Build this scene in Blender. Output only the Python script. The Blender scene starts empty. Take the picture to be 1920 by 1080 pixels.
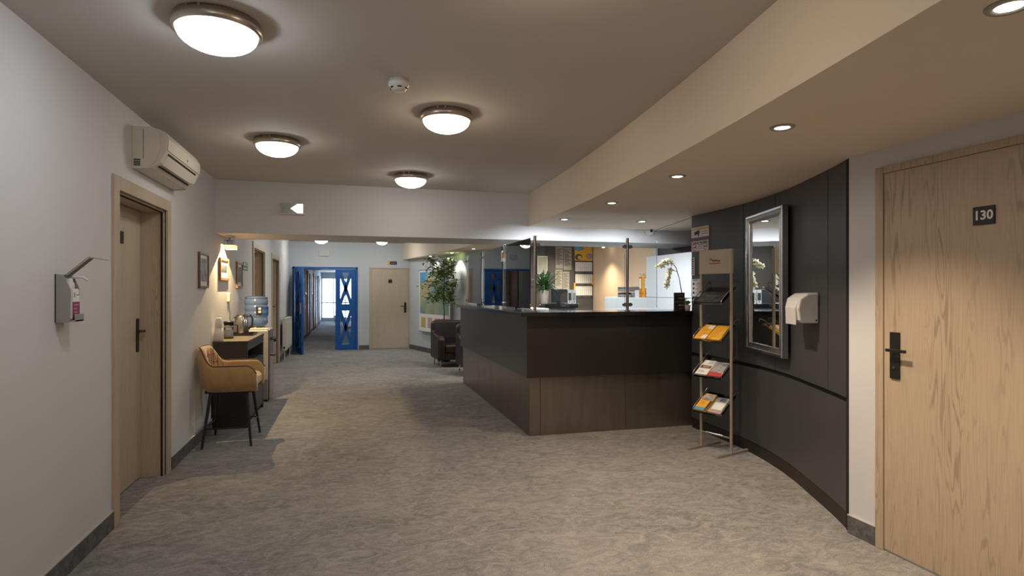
import bpy, math, random
from mathutils import Vector, Matrix
S = bpy.context.scene
COL = S.collection
PI = math.pi
random.seed(7)

# ------------------------------------------------------------------ camera, world, exposure, light levels
cd = bpy.data.cameras.new('camera'); cam = bpy.data.objects.new('camera', cd); COL.objects.link(cam)
cam.location = (0, 0, 1.42)
cam.rotation_euler = (PI / 2, 0, -math.radians(15.40))
cd.sensor_width = 36; cd.lens = 1100 / 1920 * 36; cd.shift_y = 6 / 1920; cd.clip_start = 0.05; cd.clip_end = 200
S.camera = cam
S.view_settings.view_transform = 'Standard'; S.view_settings.look = 'None'
S.view_settings.gamma = 1; S.view_settings.use_curve_mapping = False
S.view_settings.exposure = 0.0
W = bpy.data.worlds.new('daylight'); S.world = W; W.use_nodes = True
W.node_tree.nodes['Background'].inputs[0].default_value = (0.62, 0.80, 1.0, 1)
W.node_tree.nodes['Background'].inputs[1].default_value = 18.0
COOL = (0.88, 0.94, 1.0); NEUT = (1.0, 0.95, 0.86); WARM = (1.0, 0.80, 0.58)
DOME = 27.0          # radiance of the ceiling lamp domes
SPOT = 84.0          # watts of each recessed downlight

# ------------------------------------------------------------------ materials
def nodes(name):
    m = bpy.data.materials.new(name); m.use_nodes = True
    nt = m.node_tree
    return m, nt, nt.nodes['Principled BSDF']
def mix(nt, fac, a, b):
    n = nt.nodes.new('ShaderNodeMix'); n.data_type = 'RGBA'
    for s, v in ((6, a), (7, b)):
        if isinstance(v, tuple): n.inputs[s].default_value = (*v, 1)
        else: nt.links.new(v, n.inputs[s])
    if isinstance(fac, (int, float)): n.inputs[0].default_value = fac
    else: nt.links.new(fac, n.inputs[0])
    return n.outputs[2]
def noise(nt, scale, detail=4, rough=.55, mapping=(1, 1, 1), dist=0):
    tc = nt.nodes.new('ShaderNodeTexCoord'); mp = nt.nodes.new('ShaderNodeMapping'); mp.inputs['Scale'].default_value = mapping
    nt.links.new(tc.outputs['Object'], mp.inputs[0])
    n = nt.nodes.new('ShaderNodeTexNoise'); n.inputs['Scale'].default_value = scale; n.inputs['Detail'].default_value = detail
    n.inputs['Roughness'].default_value = rough; n.inputs['Distortion'].default_value = dist
    nt.links.new(mp.outputs[0], n.inputs[0])
    return n.outputs[0]
def ramp(nt, v, a, b):
    r = nt.nodes.new('ShaderNodeMapRange'); r.inputs[1].default_value = a; r.inputs[2].default_value = b
    nt.links.new(v, r.inputs[0]); return r.outputs[0]
def mathn(nt, op, a, b=0.0):
    n = nt.nodes.new('ShaderNodeMath'); n.operation = op
    for i, v in enumerate((a, b)):
        if isinstance(v, (int, float)): n.inputs[i].default_value = v
        else: nt.links.new(v, n.inputs[i])
    return n.outputs[0]
def bump(nt, p, v, strength, dist=.01):
    b = nt.nodes.new('ShaderNodeBump'); b.inputs['Strength'].default_value = strength; b.inputs['Distance'].default_value = dist
    nt.links.new(v, b.inputs['Height']); nt.links.new(b.outputs[0], p.inputs['Normal'])
def mat(name, col, rough=.5, metal=0., var=.06, scale=6, bmp=0., bscale=80, mapping=(1, 1, 1), **kw):
    m, nt, p = nodes(name)
    lo = tuple(c * (1 - var) for c in col); hi = tuple(min(1, c * (1 + var)) for c in col)
    nt.links.new(mix(nt, ramp(nt, noise(nt, scale, mapping=mapping), .3, .7), lo, hi), p.inputs['Base Color'])
    p.inputs['Roughness'].default_value = rough; p.inputs['Metallic'].default_value = metal
    if bmp: bump(nt, p, noise(nt, bscale, 3), bmp)
    for k, v in kw.items(): p.inputs[k.replace('_', ' ')].default_value = v
    return m
def emit(name, col, s):
    m = bpy.data.materials.new(name); m.use_nodes = True; nt = m.node_tree; nt.nodes.clear()
    e = nt.nodes.new('ShaderNodeEmission'); o = nt.nodes.new('ShaderNodeOutputMaterial')
    e.inputs[0].default_value = (*col, 1); e.inputs[1].default_value = s; nt.links.new(e.outputs[0], o.inputs[0]); return m
def glass(name, tint=(.97, .99, .98), ior=1.5, rough=0.0):
    m = bpy.data.materials.new(name); m.use_nodes = True; nt = m.node_tree; nt.nodes.clear()
    t = nt.nodes.new('ShaderNodeBsdfTransparent'); t.inputs[0].default_value = (*tint, 1)
    g = nt.nodes.new('ShaderNodeBsdfGlossy'); g.inputs['Roughness'].default_value = rough
    f = nt.nodes.new('ShaderNodeFresnel'); f.inputs[0].default_value = ior
    x = nt.nodes.new('ShaderNodeMixShader'); o = nt.nodes.new('ShaderNodeOutputMaterial')
    nt.links.new(f.outputs[0], x.inputs[0]); nt.links.new(t.outputs[0], x.inputs[1]); nt.links.new(g.outputs[0], x.inputs[2])
    nt.links.new(x.outputs[0], o.inputs[0]); return m
def oak(name, a, b, seed=0.0):
    m, nt, p = nodes(name)
    n1 = noise(nt, 1.9, 2, .45, (7, 7, .55), .25)
    rings = mathn(nt, 'SINE', mathn(nt, 'MULTIPLY', n1, 80))
    line = ramp(nt, rings, .35, 1.0)
    patch = ramp(nt, noise(nt, 2.2, 2, .5, (4, 4, .3)), .42, .62)
    fine = ramp(nt, noise(nt, 14, 5, .65, (9, 9, .35)), .35, .7)
    c = mix(nt, fine, a, tuple(v * .82 for v in a))
    c2 = mix(nt, mathn(nt, 'MULTIPLY', mathn(nt, 'MULTIPLY', line, patch), .6), c, b)
    nt.links.new(c2, p.inputs['Base Color']); p.inputs['Roughness'].default_value = .5
    bump(nt, p, fine, .06, .004)
    return m
def carpet(name):
    m, nt, p = nodes(name)
    big = ramp(nt, noise(nt, 1.1, 6, .72, dist=.6), .38, .64)
    mid = ramp(nt, noise(nt, 6.5, 8, .85, (1, 1.5, 1), 1.6), .40, .60)
    fib = noise(nt, 150, 4, .9)
    c = mix(nt, big, (.20, .20, .202), (.335, .318, .305))
    c = mix(nt, mathn(nt, 'MULTIPLY', mid, .68), c, (.60, .545, .52))
    c = mix(nt, mathn(nt, 'MULTIPLY', ramp(nt, fib, .40, .62), .62), c, (.12, .118, .116))
    nt.links.new(c, p.inputs['Base Color']); p.inputs['Roughness'].default_value = .95
    p.inputs['Specular IOR Level'].default_value = .15
    bump(nt, p, mathn(nt, 'ADD', fib, mathn(nt, 'MULTIPLY', mid, .4)), .55, .012)
    return m
def mapmat(name):
    m, nt, p = nodes(name)
    n1 = noise(nt, 1.5, 5, .6, dist=.4)
    r = nt.nodes.new('ShaderNodeValToRGB'); nt.links.new(n1, r.inputs[0]); e = r.color_ramp.elements
    e[0].position = .30; e[0].color = (.10, .25, .42, 1); e[1].position = .74; e[1].color = (.40, .27, .27, 1)
    for q, c in ((.41, (.16, .33, .42, 1)), (.47, (.22, .33, .20, 1)), (.53, (.36, .38, .20, 1)), (.58, (.46, .37, .14, 1)), (.64, (.42, .30, .22, 1))):
        k = e.new(q); k.color = c
    v = ramp(nt, noise(nt, 9, 6, .7), .42, .6)
    nt.links.new(mix(nt, mathn(nt, 'MULTIPLY', v, .4), r.outputs[0], (.28, .30, .33)), p.inputs['Base Color']); p.inputs['Roughness'].default_value = .5
    return m
def frosted(name, col):
    m, nt, p = nodes(name); p.inputs['Base Color'].default_value = (*col, 1)
    t = nt.nodes.new('ShaderNodeBsdfTranslucent'); t.inputs[0].default_value = (*col, 1)
    x = nt.nodes.new('ShaderNodeMixShader'); x.inputs[0].default_value = .3
    nt.links.new(p.outputs[0], x.inputs[1]); nt.links.new(t.outputs[0], x.inputs[2])
    nt.links.new(x.outputs[0], nt.nodes['Material Output'].inputs[0]); return m
M = {}
M['frosted'] = frosted('frosted lamp plastic', (.8, .78, .72))
M['petalish'] = frosted('translucent petals', (.82, .80, .62))
M['map'] = mapmat('printed map colours')
M['wall'] = mat('wall paint', (.63, .625, .635), .75, var=.015, scale=2, bmp=.05, bscale=160)
M['wallfar'] = mat('blue grey wall paint', (.55, .58, .60), .75, var=.02, scale=2, bmp=.05, bscale=160)
M['ceil'] = mat('ceiling paint', (.55, .51, .47), .85, var=.02, scale=1.5, bmp=.04, bscale=120)
M['cream'] = mat('cream soffit paint', (.73, .62, .50), .8, var=.015, scale=2, bmp=.04, bscale=120)
M['peach'] = mat('cream wall tinted by lamplight', (.80, .58, .40), .75, var=.02, scale=2, bmp=.04, bscale=120)  # peach puts the warm lamplight into the colour of a cream wall
M['carpet'] = carpet('grey mottled carpet')
M['base'] = mat('grey carpet skirting', (.115, .115, .118), .85, var=.4, scale=26, bmp=.3, bscale=200)
M['cap'] = mat('skirting cap', (.45, .43, .41), .5)
M['oak'] = oak('pale oak veneer', (.52, .405, .29), (.25, .175, .115))
M['oakframe'] = oak('pale oak frame', (.55, .44, .32), (.36, .27, .18))
M['oakshade'] = oak('pale oak leaf', (.54, .45, .335), (.38, .30, .21))
M['brown'] = oak('red brown door veneer', (.45, .19, .075), (.25, .09, .04))
M['blue'] = mat('blue painted wood', (.006, .10, .36), .35, var=.08)
M['black'] = mat('matt black metal', (.012, .012, .013), .4, var=.1)
M['gap'] = mat('dark joint', (.006, .006, .006), .8)
M['panel'] = mat('anthracite wall panel', (.056, .057, .062), .40, var=.05, scale=5, mapping=(4, 4, .4))
M['panelbase'] = mat('dark brown plinth', (.022, .016, .012), .5)
M['lam'] = mat('dark grey brown counter laminate', (.030, .027, .025), .30, var=.06)
M['bronze'] = mat('brushed bronze sheet', (.24, .205, .175), .33, .75, var=.09, scale=3, mapping=(4, 4, .7))
M['top'] = mat('black stone worktop', (.010, .010, .012), .16, var=.3, scale=60)
M['steel'] = mat('brushed steel', (.47, .45, .42), .25, 1.0, var=.05)
M['steelwarm'] = mat('satin nickel ring', (.50, .44, .37), .30, 1.0, var=.05)
M['alu'] = mat('silver mirror frame', (.66, .66, .68), .24, 1.0, var=.08, scale=30)
M['silver'] = mat('silver grey plastic', (.36, .35, .33), .4, .3)
M['rackmetal'] = mat('champagne lacquered metal', (.40, .36, .30), .4, .35)
M['rackboard'] = mat('beige header board', (.50, .43, .35), .5)
M['mirror'] = mat('mirror glass', (.9, .91, .9), .01, 1.0, var=0)
M['white'] = mat('white plastic', (.72, .71, .69), .4, var=.03)
M['dispenserwhite'] = mat('greyish white plastic', (.56, .555, .56), .45, var=.03)
M['acwhite'] = mat('ivory plastic', (.66, .61, .51), .4, var=.03)
M['offwhite'] = mat('white lacquer', (.76, .78, .80), .3, var=.02)
M['paper'] = mat('white paper', (.78, .77, .76), .7, var=.03)
M['greypaper'] = mat('printed grey paper', (.34, .33, .31), .7, var=.12, scale=40)
M['ink'] = mat('black ink', (.02, .02, .025), .6)
M['greyink'] = mat('grey ink', (.30, .30, .32), .6)
M['redink'] = mat('red ink', (.48, .04, .05), .6)
M['blueink'] = mat('blue ink', (.03, .10, .35), .6)
M['greenink'] = mat('green print', (.02, .22, .12), .5)
M['yellow'] = mat('yellow print', (.78, .42, .02), .5, var=.12, scale=30)
M['orange'] = mat('orange plastic', (.72, .20, .02), .4)
M['purple'] = mat('magenta label', (.26, .02, .13), .4)
M['cyan'] = mat('sea blue print', (.10, .33, .55), .6, var=.2, scale=8)
M['land'] = mat('pale green print', (.40, .48, .28), .6, var=.3, scale=6)
M['landpink'] = mat('pink print', (.55, .36, .34), .6, var=.2, scale=6)
M['landtan'] = mat('ochre print', (.55, .42, .13), .6, var=.2, scale=6)
M['landblue'] = mat('violet print', (.24, .28, .46), .6, var=.2, scale=6)
M['photo'] = mat('dim landscape print', (.20, .23, .22), .5, var=.6, scale=14)
M['photodark'] = mat('dark photo print', (.05, .06, .07), .4, var=.8, scale=30)
M['skyprint'] = mat('blue photo print', (.04, .09, .20), .4, var=.7, scale=14)
M['mixprint'] = mat('mixed photo print', (.32, .27, .26), .4, var=.8, scale=60)
M['walnut'] = mat('walnut frame', (.16, .075, .035), .45, var=.25, scale=20)
M['pine'] = mat('honey wood frame', (.38, .17, .05), .4, var=.2, scale=20)
M['velvet'] = mat('mustard velvet', (.40, .23, .085), .75, var=.12, scale=14, bmp=.15, bscale=300, Sheen_Weight=.5)
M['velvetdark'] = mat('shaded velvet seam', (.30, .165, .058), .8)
M['piping'] = mat('brown piping', (.10, .05, .022), .7)
M['leather'] = mat('dark brown leather', (.017, .008, .007), .45, var=.25, scale=12, bmp=.2, bscale=120)
M['console'] = mat('anthracite furniture board', (.030, .030, .032), .45)
M['consoletop'] = mat('brown grey furniture top', (.18, .145, .10), .35)
M['bottle'] = glass('blue polycarbonate', (.55, .70, .86), 1.45)
M['bottleedge'] = mat('blue plastic body', (.15, .23, .44), .15, var=.1, Alpha=.78)
M['glass'] = glass('screen glass', (.965, .985, .975), 1.52)
M['acrylic'] = glass('clear acrylic', (.86, .88, .9), 1.6)
M['winglass'] = glass('window glass', (.95, .97, 1.0))
M['leaf'] = mat('green leaves', (.20, .31, .05), .45, var=.5, scale=7)
M['leafl'] = mat('pale variegated leaves', (.45, .48, .17), .45, var=.4, scale=9)
M['leafd'] = mat('dark green leaves', (.045, .13, .03), .4, var=.5, scale=9)
M['stem'] = mat('brown stem', (.10, .075, .045), .8)
M['terra'] = mat('dark terracotta', (.13, .042, .02), .7, var=.2)
M['soil'] = mat('potting soil', (.03, .02, .015), .95, var=.4, scale=50)
M['potcream'] = mat('cream ceramic', (.62, .52, .42), .5, var=.1)
M['potgrey'] = mat('grey ceramic', (.25, .24, .22), .4)
M['petal'] = mat('cream orchid petals', (.80, .79, .66), .5, var=.1)
M['rad'] = mat('cream radiator enamel', (.70, .66, .55), .4)
M['lens'] = mat('black lens', (.01, .01, .01), .1)
M['foam'] = mat('white polystyrene cup', (.82, .80, .78), .6)
M['domecool'] = emit('cool lit dome', COOL, DOME)
M['domeneut'] = emit('lit dome', NEUT, DOME * .75)
M['domewarm'] = emit('warm lit dome', WARM, DOME * .85)
M['domefar'] = emit('lit far dome', (.97, .97, .93), DOME * 2.2)
M['spotglow'] = emit('lit halogen', (1, .88, .72), 16)
M['spotcool'] = emit('lit cool downlight', (.9, .95, 1), 30)
M['exitglow'] = emit('lit sign face', (.92, 1, .97), 1.6)
M['floodglow'] = emit('lit flood lens', (1, .82, .5), 30)

# ------------------------------------------------------------------ mesh builder
class MB:
    def __init__(s): s.v = []; s.f = []; s.m = []; s.sm = []; s.mats = []
    def _mi(s, k):
        if k not in s.mats: s.mats.append(k)
        return s.mats.index(k)
    def add(s, vs, fs, m=None, smooth=False):
        o = len(s.v); s.v += [tuple(v) for v in vs]; i = s._mi(m) if m else None
        for f in fs: s.f.append([o + q for q in f]); s.m.append(m); s.sm.append(smooth)
        return s
    def box(s, x0, x1, y0, y1, z0, z1, m=None):
        vs = [(x, y, z) for z in (z0, z1) for (x, y) in ((x0, y0), (x1, y0), (x1, y1), (x0, y1))]
        return s.add(vs, [(3, 2, 1, 0), (4, 5, 6, 7), (0, 1, 5, 4), (1, 2, 6, 5), (2, 3, 7, 6), (3, 0, 4, 7)], m)
    def prism(s, pts, ex, m=None, smooth=False):
        n = len(pts); ex = Vector(ex); a = [Vector(p) for p in pts]; vs = a + [p + ex for p in a]
        fs = [list(range(n))[::-1], list(range(n, 2 * n))] + [(i, (i + 1) % n, n + (i + 1) % n, n + i) for i in range(n)]
        return s.add(vs, fs, m, smooth)
    def poly(s, pts, z0, z1, m=None): return s.prism([(x, y, z0) for x, y in pts], (0, 0, z1 - z0), m)
    def quad(s, pts, m=None): return s.add(pts, [tuple(range(len(pts)))], m)
    def cyl(s, p, q, r, n=12, r2=None, m=None, caps=True):
        p, q = Vector(p), Vector(q); d = (q - p).normalized(); r2 = r if r2 is None else r2
        u = d.orthogonal().normalized(); w = d.cross(u)
        vs = [p + (u * math.cos(2 * PI * i / n) + w * math.sin(2 * PI * i / n)) * r for i in range(n)] + \
             [q + (u * math.cos(2 * PI * i / n) + w * math.sin(2 * PI * i / n)) * r2 for i in range(n)]
        s.add(vs, [(i, (i + 1) % n, n + (i + 1) % n, n + i) for i in range(n)], m, True)
        if caps: s.add(vs[:n], [tuple(range(n))[::-1]], m); s.add(vs[n:], [tuple(range(n))], m)
        return s
    def tube(s, path, r, n=8, m=None):
        P = [Vector(p) for p in path]; rings = []; u = None
        for i, p in enumerate(P):
            d = (P[min(i + 1, len(P) - 1)] - P[max(i - 1, 0)]).normalized()
            u = d.orthogonal().normalized() if u is None else (u - d * u.dot(d)).normalized()
            w = d.cross(u); rr = r[i] if isinstance(r, (list, tuple)) else r
            rings += [p + (u * math.cos(2 * PI * k / n) + w * math.sin(2 * PI * k / n)) * rr for k in range(n)]
        fs = [(j * n + k, j * n + (k + 1) % n, (j + 1) * n + (k + 1) % n, (j + 1) * n + k) for j in range(len(P) - 1) for k in range(n)]
        fs += [tuple(range(n))[::-1], tuple(range((len(P) - 1) * n, len(P) * n))]
        return s.add(rings, fs, m, True)
    def lathe(s, prof, c=(0, 0, 0), n=24, m=None, smooth=True):
        vs = []; 
        for r, z in prof: vs += [(c[0] + r * math.cos(2 * PI * k / n), c[1] + r * math.sin(2 * PI * k / n), c[2] + z) for k in range(n)]
        L = len(prof)
        fs = [(j * n + k, j * n + (k + 1) % n, (j + 1) * n + (k + 1) % n, (j + 1) * n + k) for j in range(L - 1) for k in range(n)]
        fs += [tuple(range(n))[::-1], tuple(range((L - 1) * n, L * n))]
        return s.add(vs, fs, m, smooth)
    def ell(s, c, rx, ry, rz, n=12, k=8, m=None):
        return s.lathe2(c, rx, ry, rz, n, k, m)
    def lathe2(s, c, rx, ry, rz, n, k, m):
        vs = [(c[0], c[1], c[2] - rz)]
        for j in range(1, k):
            t = -PI / 2 + PI * j / k
            vs += [(c[0] + rx * math.cos(t) * math.cos(2 * PI * i / n), c[1] + ry * math.cos(t) * math.sin(2 * PI * i / n), c[2] + rz * math.sin(t)) for i in range(n)]
        vs.append((c[0], c[1], c[2] + rz)); e = len(vs) - 1
        fs = [(0, 1 + (i + 1) % n, 1 + i) for i in range(n)]
        for j in range(k - 2): fs += [(1 + j * n + i, 1 + j * n + (i + 1) % n, 1 + (j + 1) * n + (i + 1) % n, 1 + (j + 1) * n + i) for i in range(n)]
        fs += [(1 + (k - 2) * n + i, 1 + (k - 2) * n + (i + 1) % n, e) for i in range(n)]
        return s.add(vs, fs, m, True)
    def strip(s, pts, z0, z1, th, m=None):
        """upright slab along a plan polyline; th offsets to the right-hand side"""
        P = [Vector((x, y)) for x, y in pts]; off = []
        for i, p in enumerate(P):
            d = (P[min(i + 1, len(P) - 1)] - P[max(i - 1, 0)]).normalized(); off.append(p + Vector((d.y, -d.x)) * th)
        n = len(P); vs = [(p.x, p.y, z0) for p in P] + [(p.x, p.y, z1) for p in P] + [(p.x, p.y, z0) for p in off] + [(p.x, p.y, z1) for p in off]
        fs = []
        for i in range(n - 1):
            fs += [(i, i + 1, n + i + 1, n + i), (2 * n + i + 1, 2 * n + i, 3 * n + i, 3 * n + i + 1), (n + i, n + i + 1, 3 * n + i + 1, 3 * n + i), (i + 1, i, 2 * n + i, 2 * n + i + 1)]
        fs += [(0, n, 3 * n, 2 * n), (n - 1, 2 * n + n - 1, 4 * n - 1, 2 * n - 1)]
        return s.add(vs, fs, m)
    def text(s, body, size, o, u, v, m):
        c = bpy.data.curves.new('t', 'FONT'); c.body = body; c.size = size; c.align_x = 'CENTER'; c.align_y = 'CENTER'; c.resolution_u = 3; c.offset = size * .03
        ob = bpy.data.objects.new('t', c); me = bpy.data.meshes.new_from_object(ob)
        o, u, v = Vector(o), Vector(u), Vector(v)
        s.add([o + u * q.co.x + v * q.co.y for q in me.vertices], [tuple(p.vertices) for p in me.polygons], m)
        bpy.data.objects.remove(ob); bpy.data.curves.remove(c); bpy.data.meshes.remove(me); return s
    def build(s, name, m, parent=None, world=False, bevel=0, seg=2, smooth=None, subd=0, loc=None):
        me = bpy.data.meshes.new(name)
        vs = s.v
        if world and parent is not None:
            inv = (Matrix.Translation(parent.location) @ Matrix.Rotation(parent.rotation_euler[2], 4, 'Z')).inverted()
            q = parent.parent
            if q is not None:
                inv = inv @ (Matrix.Translation(q.location) @ Matrix.Rotation(q.rotation_euler[2], 4, 'Z')).inverted()
            vs = [inv @ Vector(v) for v in vs]
        me.from_pydata([tuple(v) for v in vs], [], s.f)
        keys = []
        for k in s.m:
            k = k or m
            if k not in keys: keys.append(k)
        if m not in keys: keys.append(m)
        for k in keys: me.materials.append(M[k])
        for p, k, q in zip(me.polygons, s.m, s.sm):
            p.material_index = keys.index(k or m); p.use_smooth = q if smooth is None else smooth
        o = bpy.data.objects.new(name, me); COL.objects.link(o)
        if parent is not None: o.parent = parent
        if loc: o.location = loc
        if bevel:
            b = o.modifiers.new('bevel', 'BEVEL'); b.width = bevel; b.segments = seg; b.limit_method = 'ANGLE'; b.angle_limit = .6
        if subd:
            b = o.modifiers.new('subd', 'SUBSURF'); b.levels = subd; b.render_levels = subd
        return o
def tag(o, label, cat, group=None):
    o['label'] = label; o['category'] = cat
    if group: o['group'] = group
    return o
def thing(name, label, cat, loc=(0, 0, 0), rotz=0., group=None):
    o = bpy.data.objects.new(name, None); o.empty_display_size = .1; COL.objects.link(o)
    o.location = loc; o.rotation_euler = (0, 0, rotz); return tag(o, label, cat, group)
def struct(name, loc=None, rotz=0, label=None):
    o = bpy.data.objects.new(name, None); o.empty_display_size = .1; COL.objects.link(o)
    if loc: o.location = loc
    o.rotation_euler = (0, 0, rotz); o['kind'] = 'structure'
    if label: o['label'] = label
    return o
def st(o): o['kind'] = 'structure'; return o
def dup(root, loc, label, rotz=None, group=None, name=None):
    r = root.copy(); COL.objects.link(r); r.location = loc; r['label'] = label
    if rotz is not None: r.rotation_euler = (0, 0, rotz)
    if group: r['group'] = group
    for ch in list(root.children):
        c = ch.copy(); COL.objects.link(c); c.parent = r
        for g in list(ch.children):
            d = g.copy(); COL.objects.link(d); d.parent = c
    return r
def lamp(name, kind, loc, energy, col, parent=None, rot=(0, 0, 0), **kw):
    l = bpy.data.lights.new(name, kind); l.energy = energy; l.color = col
    for k, v in kw.items(): setattr(l, k, v)
    o = bpy.data.objects.new(name, l); COL.objects.link(o); o.location = loc; o.rotation_euler = rot
    if parent is not None: o.parent = parent
    return o

# ------------------------------------------------------------------ the room
XL, XR, CZ, LZ, YF, YB = -1.375, 2.827, 2.6, 2.205, 14.75, -2.6
def soff(y): return 2.08 - (y - 7.3) ** 2 / 68.0
st(MB().box(-2.0, 4.7, YB - .1, 29.5, -.12, 0).build('floor', 'carpet'))
st(MB().box(-2.0, 4.7, YB - .1, YF + .15, CZ, CZ + .1).build('ceiling', 'ceil'))
# left wall with three deep door openings
DL = [(4.10, 5.08, 2.04), (9.32, 10.42, 2.06), (11.42, 12.42, 2.02)]
w = MB(); y = YB
for a, b, h in DL:
    w.box(XL - .3, XL, y, a, 0, CZ); w.box(XL - .3, XL, a, b, h, CZ); y = b
w.box(XL - .3, XL, y, YF, 0, CZ)
st(w.build('wall_left', 'wall'))
st(MB().box(XR, XR + .3, YB, 2.80, 0, CZ).build('wall_right', 'wall'))
st(MB().box(-1.7, 3.2, YB - .15, YB, 0, CZ).build('wall_back', 'wall'))
BX0, BX1, BH = -1.32, 0.17, 2.0
w = MB().box(XL, BX0, YF, YF + .18, 0, CZ).box(BX0, BX1, YF, YF + .18, BH, CZ).box(BX1, 2.2, YF, YF + .18, 0, CZ)
st(w.build('wall_far', 'wallfar'))
# beam across the lobby
st(MB().box(XL, 4.62, 6.8, 7.62, 2.04, CZ).build('trim_1', 'wall'))
# lowered ceiling over the reception with its long bowed fascia
arc = [soff(YB + (YF - YB) * i / 48) for i in range(49)]
ys = [YB + (YF - YB) * i / 48 for i in range(49)]
pts = list(zip(arc, ys))
def soffit_part(y0, y1):
    p = [(soff(y0 + (y1 - y0) * i / 30), y0 + (y1 - y0) * i / 30) for i in range(31)]
    return p
b = MB()
for y0, y1, xr in ((YB, 6.8, 4.62), (7.62, YF, 2.72)):
    p = soffit_part(y0, y1)
    b.poly(p[::-1] + [(xr, y0), (xr, y1)][:: 1], LZ, CZ - .001)
st(b.build('ceiling_low', 'cream'))
st(MB().box(2.72, 4.62, 7.62, 10.6, 2.36, CZ - .001).build('ceiling_office', 'wall'))
# dark curved panelled wall on the right
CP = [(2.83, 2.80), (2.95, 3.06), (3.08, 3.38), (3.21, 3.71), (3.32, 4.08), (3.395, 4.47), (3.425, 4.90), (3.435, 5.41)]
def cat(P, n=8):
    out = []
    Q = [Vector((2 * P[0][0] - P[1][0], 2 * P[0][1] - P[1][1]))] + [Vector(p) for p in P] + [Vector((2 * P[-1][0] - P[-2][0], 2 * P[-1][1] - P[-2][1]))]
    for i in range(1, len(Q) - 2):
        p0, p1, p2, p3 = Q[i - 1:i + 3]
        for k in range(n):
            t = k / n
            out.append(.5 * ((2 * p1) + (p2 - p0) * t + (2 * p0 - 5 * p1 + 4 * p2 - p3) * t * t + (3 * p1 - p0 - 3 * p2 + p3) * t ** 3))
    out.append(Q[-2]); return out
CS = cat(CP)
def carc(y0, y1):
    """points of the curved wall between two y values"""
    def at(y):
        for a, b2 in zip(CS, CS[1:]):
            if a.y - 1e-6 <= y <= b2.y + 1e-6:
                t = (y - a.y) / max(1e-9, b2.y - a.y); return (a.x + (b2.x - a.x) * t, y)
        return (CS[-1].x, y)
    return [at(y0)] + [(p.x, p.y) for p in CS if y0 + .01 < p.y < y1 - .01] + [at(y1)]
cw = struct('wall_curved')
MB().strip([(x + .022, y) for x, y in carc(2.80, 5.41)], 0, LZ, .14).build('backing', 'gap', cw)
for y0, y1 in ((2.845, 3.105), (3.112, 3.985), (3.992, 4.52), (4.527, 5.405)):
    MB().strip(carc(y0, y1), .785, LZ - .002, .02).build('panel', 'panel', cw)
for y0, y1 in ((2.845, 4.70), (4.71, 5.405)):
    MB().strip(carc(y0, y1), .105, .75, .02).build('panel', 'panel', cw)
MB().strip([(x + .006, y) for x, y in carc(2.81, 5.405)], 0, .10, .014).build('plinth', 'panelbase', cw)
MB().strip(carc(2.803, 2.842), 0, LZ - .002, .02).build('edge_strip', 'gap', cw)
# walls of the office behind the reception
st(MB().box(3.58, 4.62, 5.36, 5.48, 0, CZ).build('wall_front_office', 'wall'))
wo = struct('wall_right_office')
MB().box(4.5, 4.62, 8.06, 10.6, 0, 2.36).build('peach_section', 'peach', wo)
MB().box(4.5, 4.62, 5.48, 8.00, 0, 2.36).build('dark_section', 'panel', wo)
MB().box(4.47, 4.62, 8.00, 8.06, 0, 2.36).build('white_trim', 'white', wo)
st(MB().box(2.58, 4.5, 10.46, 10.6, 0, 2.36).build('wall_back_office', 'panel'))
# curved wall beyond the reception, with the map
FP = [(2.64, 10.44), (2.44, 10.95), (2.23, 11.75), (2.02, 12.6), (1.80, 13.4), (1.60, 14.1), (1.42, 14.75)]
FS = [(p.x, p.y) for p in cat(FP, 5)]
def fsplit(y0, y1): return [p for p in FS if y0 <= p[1] <= y1]
st(MB().strip(FS, 0, LZ + .01, .14).build('wall_curved_far', 'wallfar'))
# dark panelling that continues this wall behind the counter
# corridor behind the blue doors
cl = struct('wall_corridor_left')
MB().box(-1.62, -1.32, YF + .18, 29, 0, 2.3).build('wall_surface', 'wallfar', cl)
MB().box(-1.32, -1.305, YF + .18, 29, 0, .09).build('skirting', 'base', cl)
st(MB().box(.30, .55, YF + .18, 29, 0, 2.3).build('wall_corridor_right', 'wallfar'))
cc = struct('ceiling_corridor')
MB().box(-1.62, .55, YF + .18, 29, 2.3, 2.4).build('ceiling_surface', 'ceil', cc)
MB().box(-1.32, .30, 20.0, 20.3, 2.12, 2.3).build('cross_beam', 'cream', cc)
w1 = struct('window_1', label='bright window closing the far end of the corridor')
MB().box(-1.62, .55, 29, 29.2, 2.05, 2.4).box(-1.62, .55, 29, 29.2, 0, .12).build('wall_piece', 'wallfar', w1)
f = MB()
for x in (-1.32, -.80, -.25, .26): f.box(x, x + .05, 29.0, 29.08, .12, 2.05)
f.box(-1.32, .31, 29, 29.08, .12, .18).box(-1.32, .31, 29, 29.08, 2.0, 2.05).box(-1.32, .31, 29, 29.08, .85, .90)
f.build('window_frame', 'white', w1)
MB().box(-1.3, .3, 29.03, 29.04, .13, 2.04).build('pane', 'winglass', w1)
t = thing('window_plant', 'dark potted plant on the floor before the corridor end window', 'plant', (-.55, 28.3, 0))
MB().lathe([(.16, 0), (.2, .3), (.18, .3), (.002, .28)], n=18).build('pot', 'potgrey', t)

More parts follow.
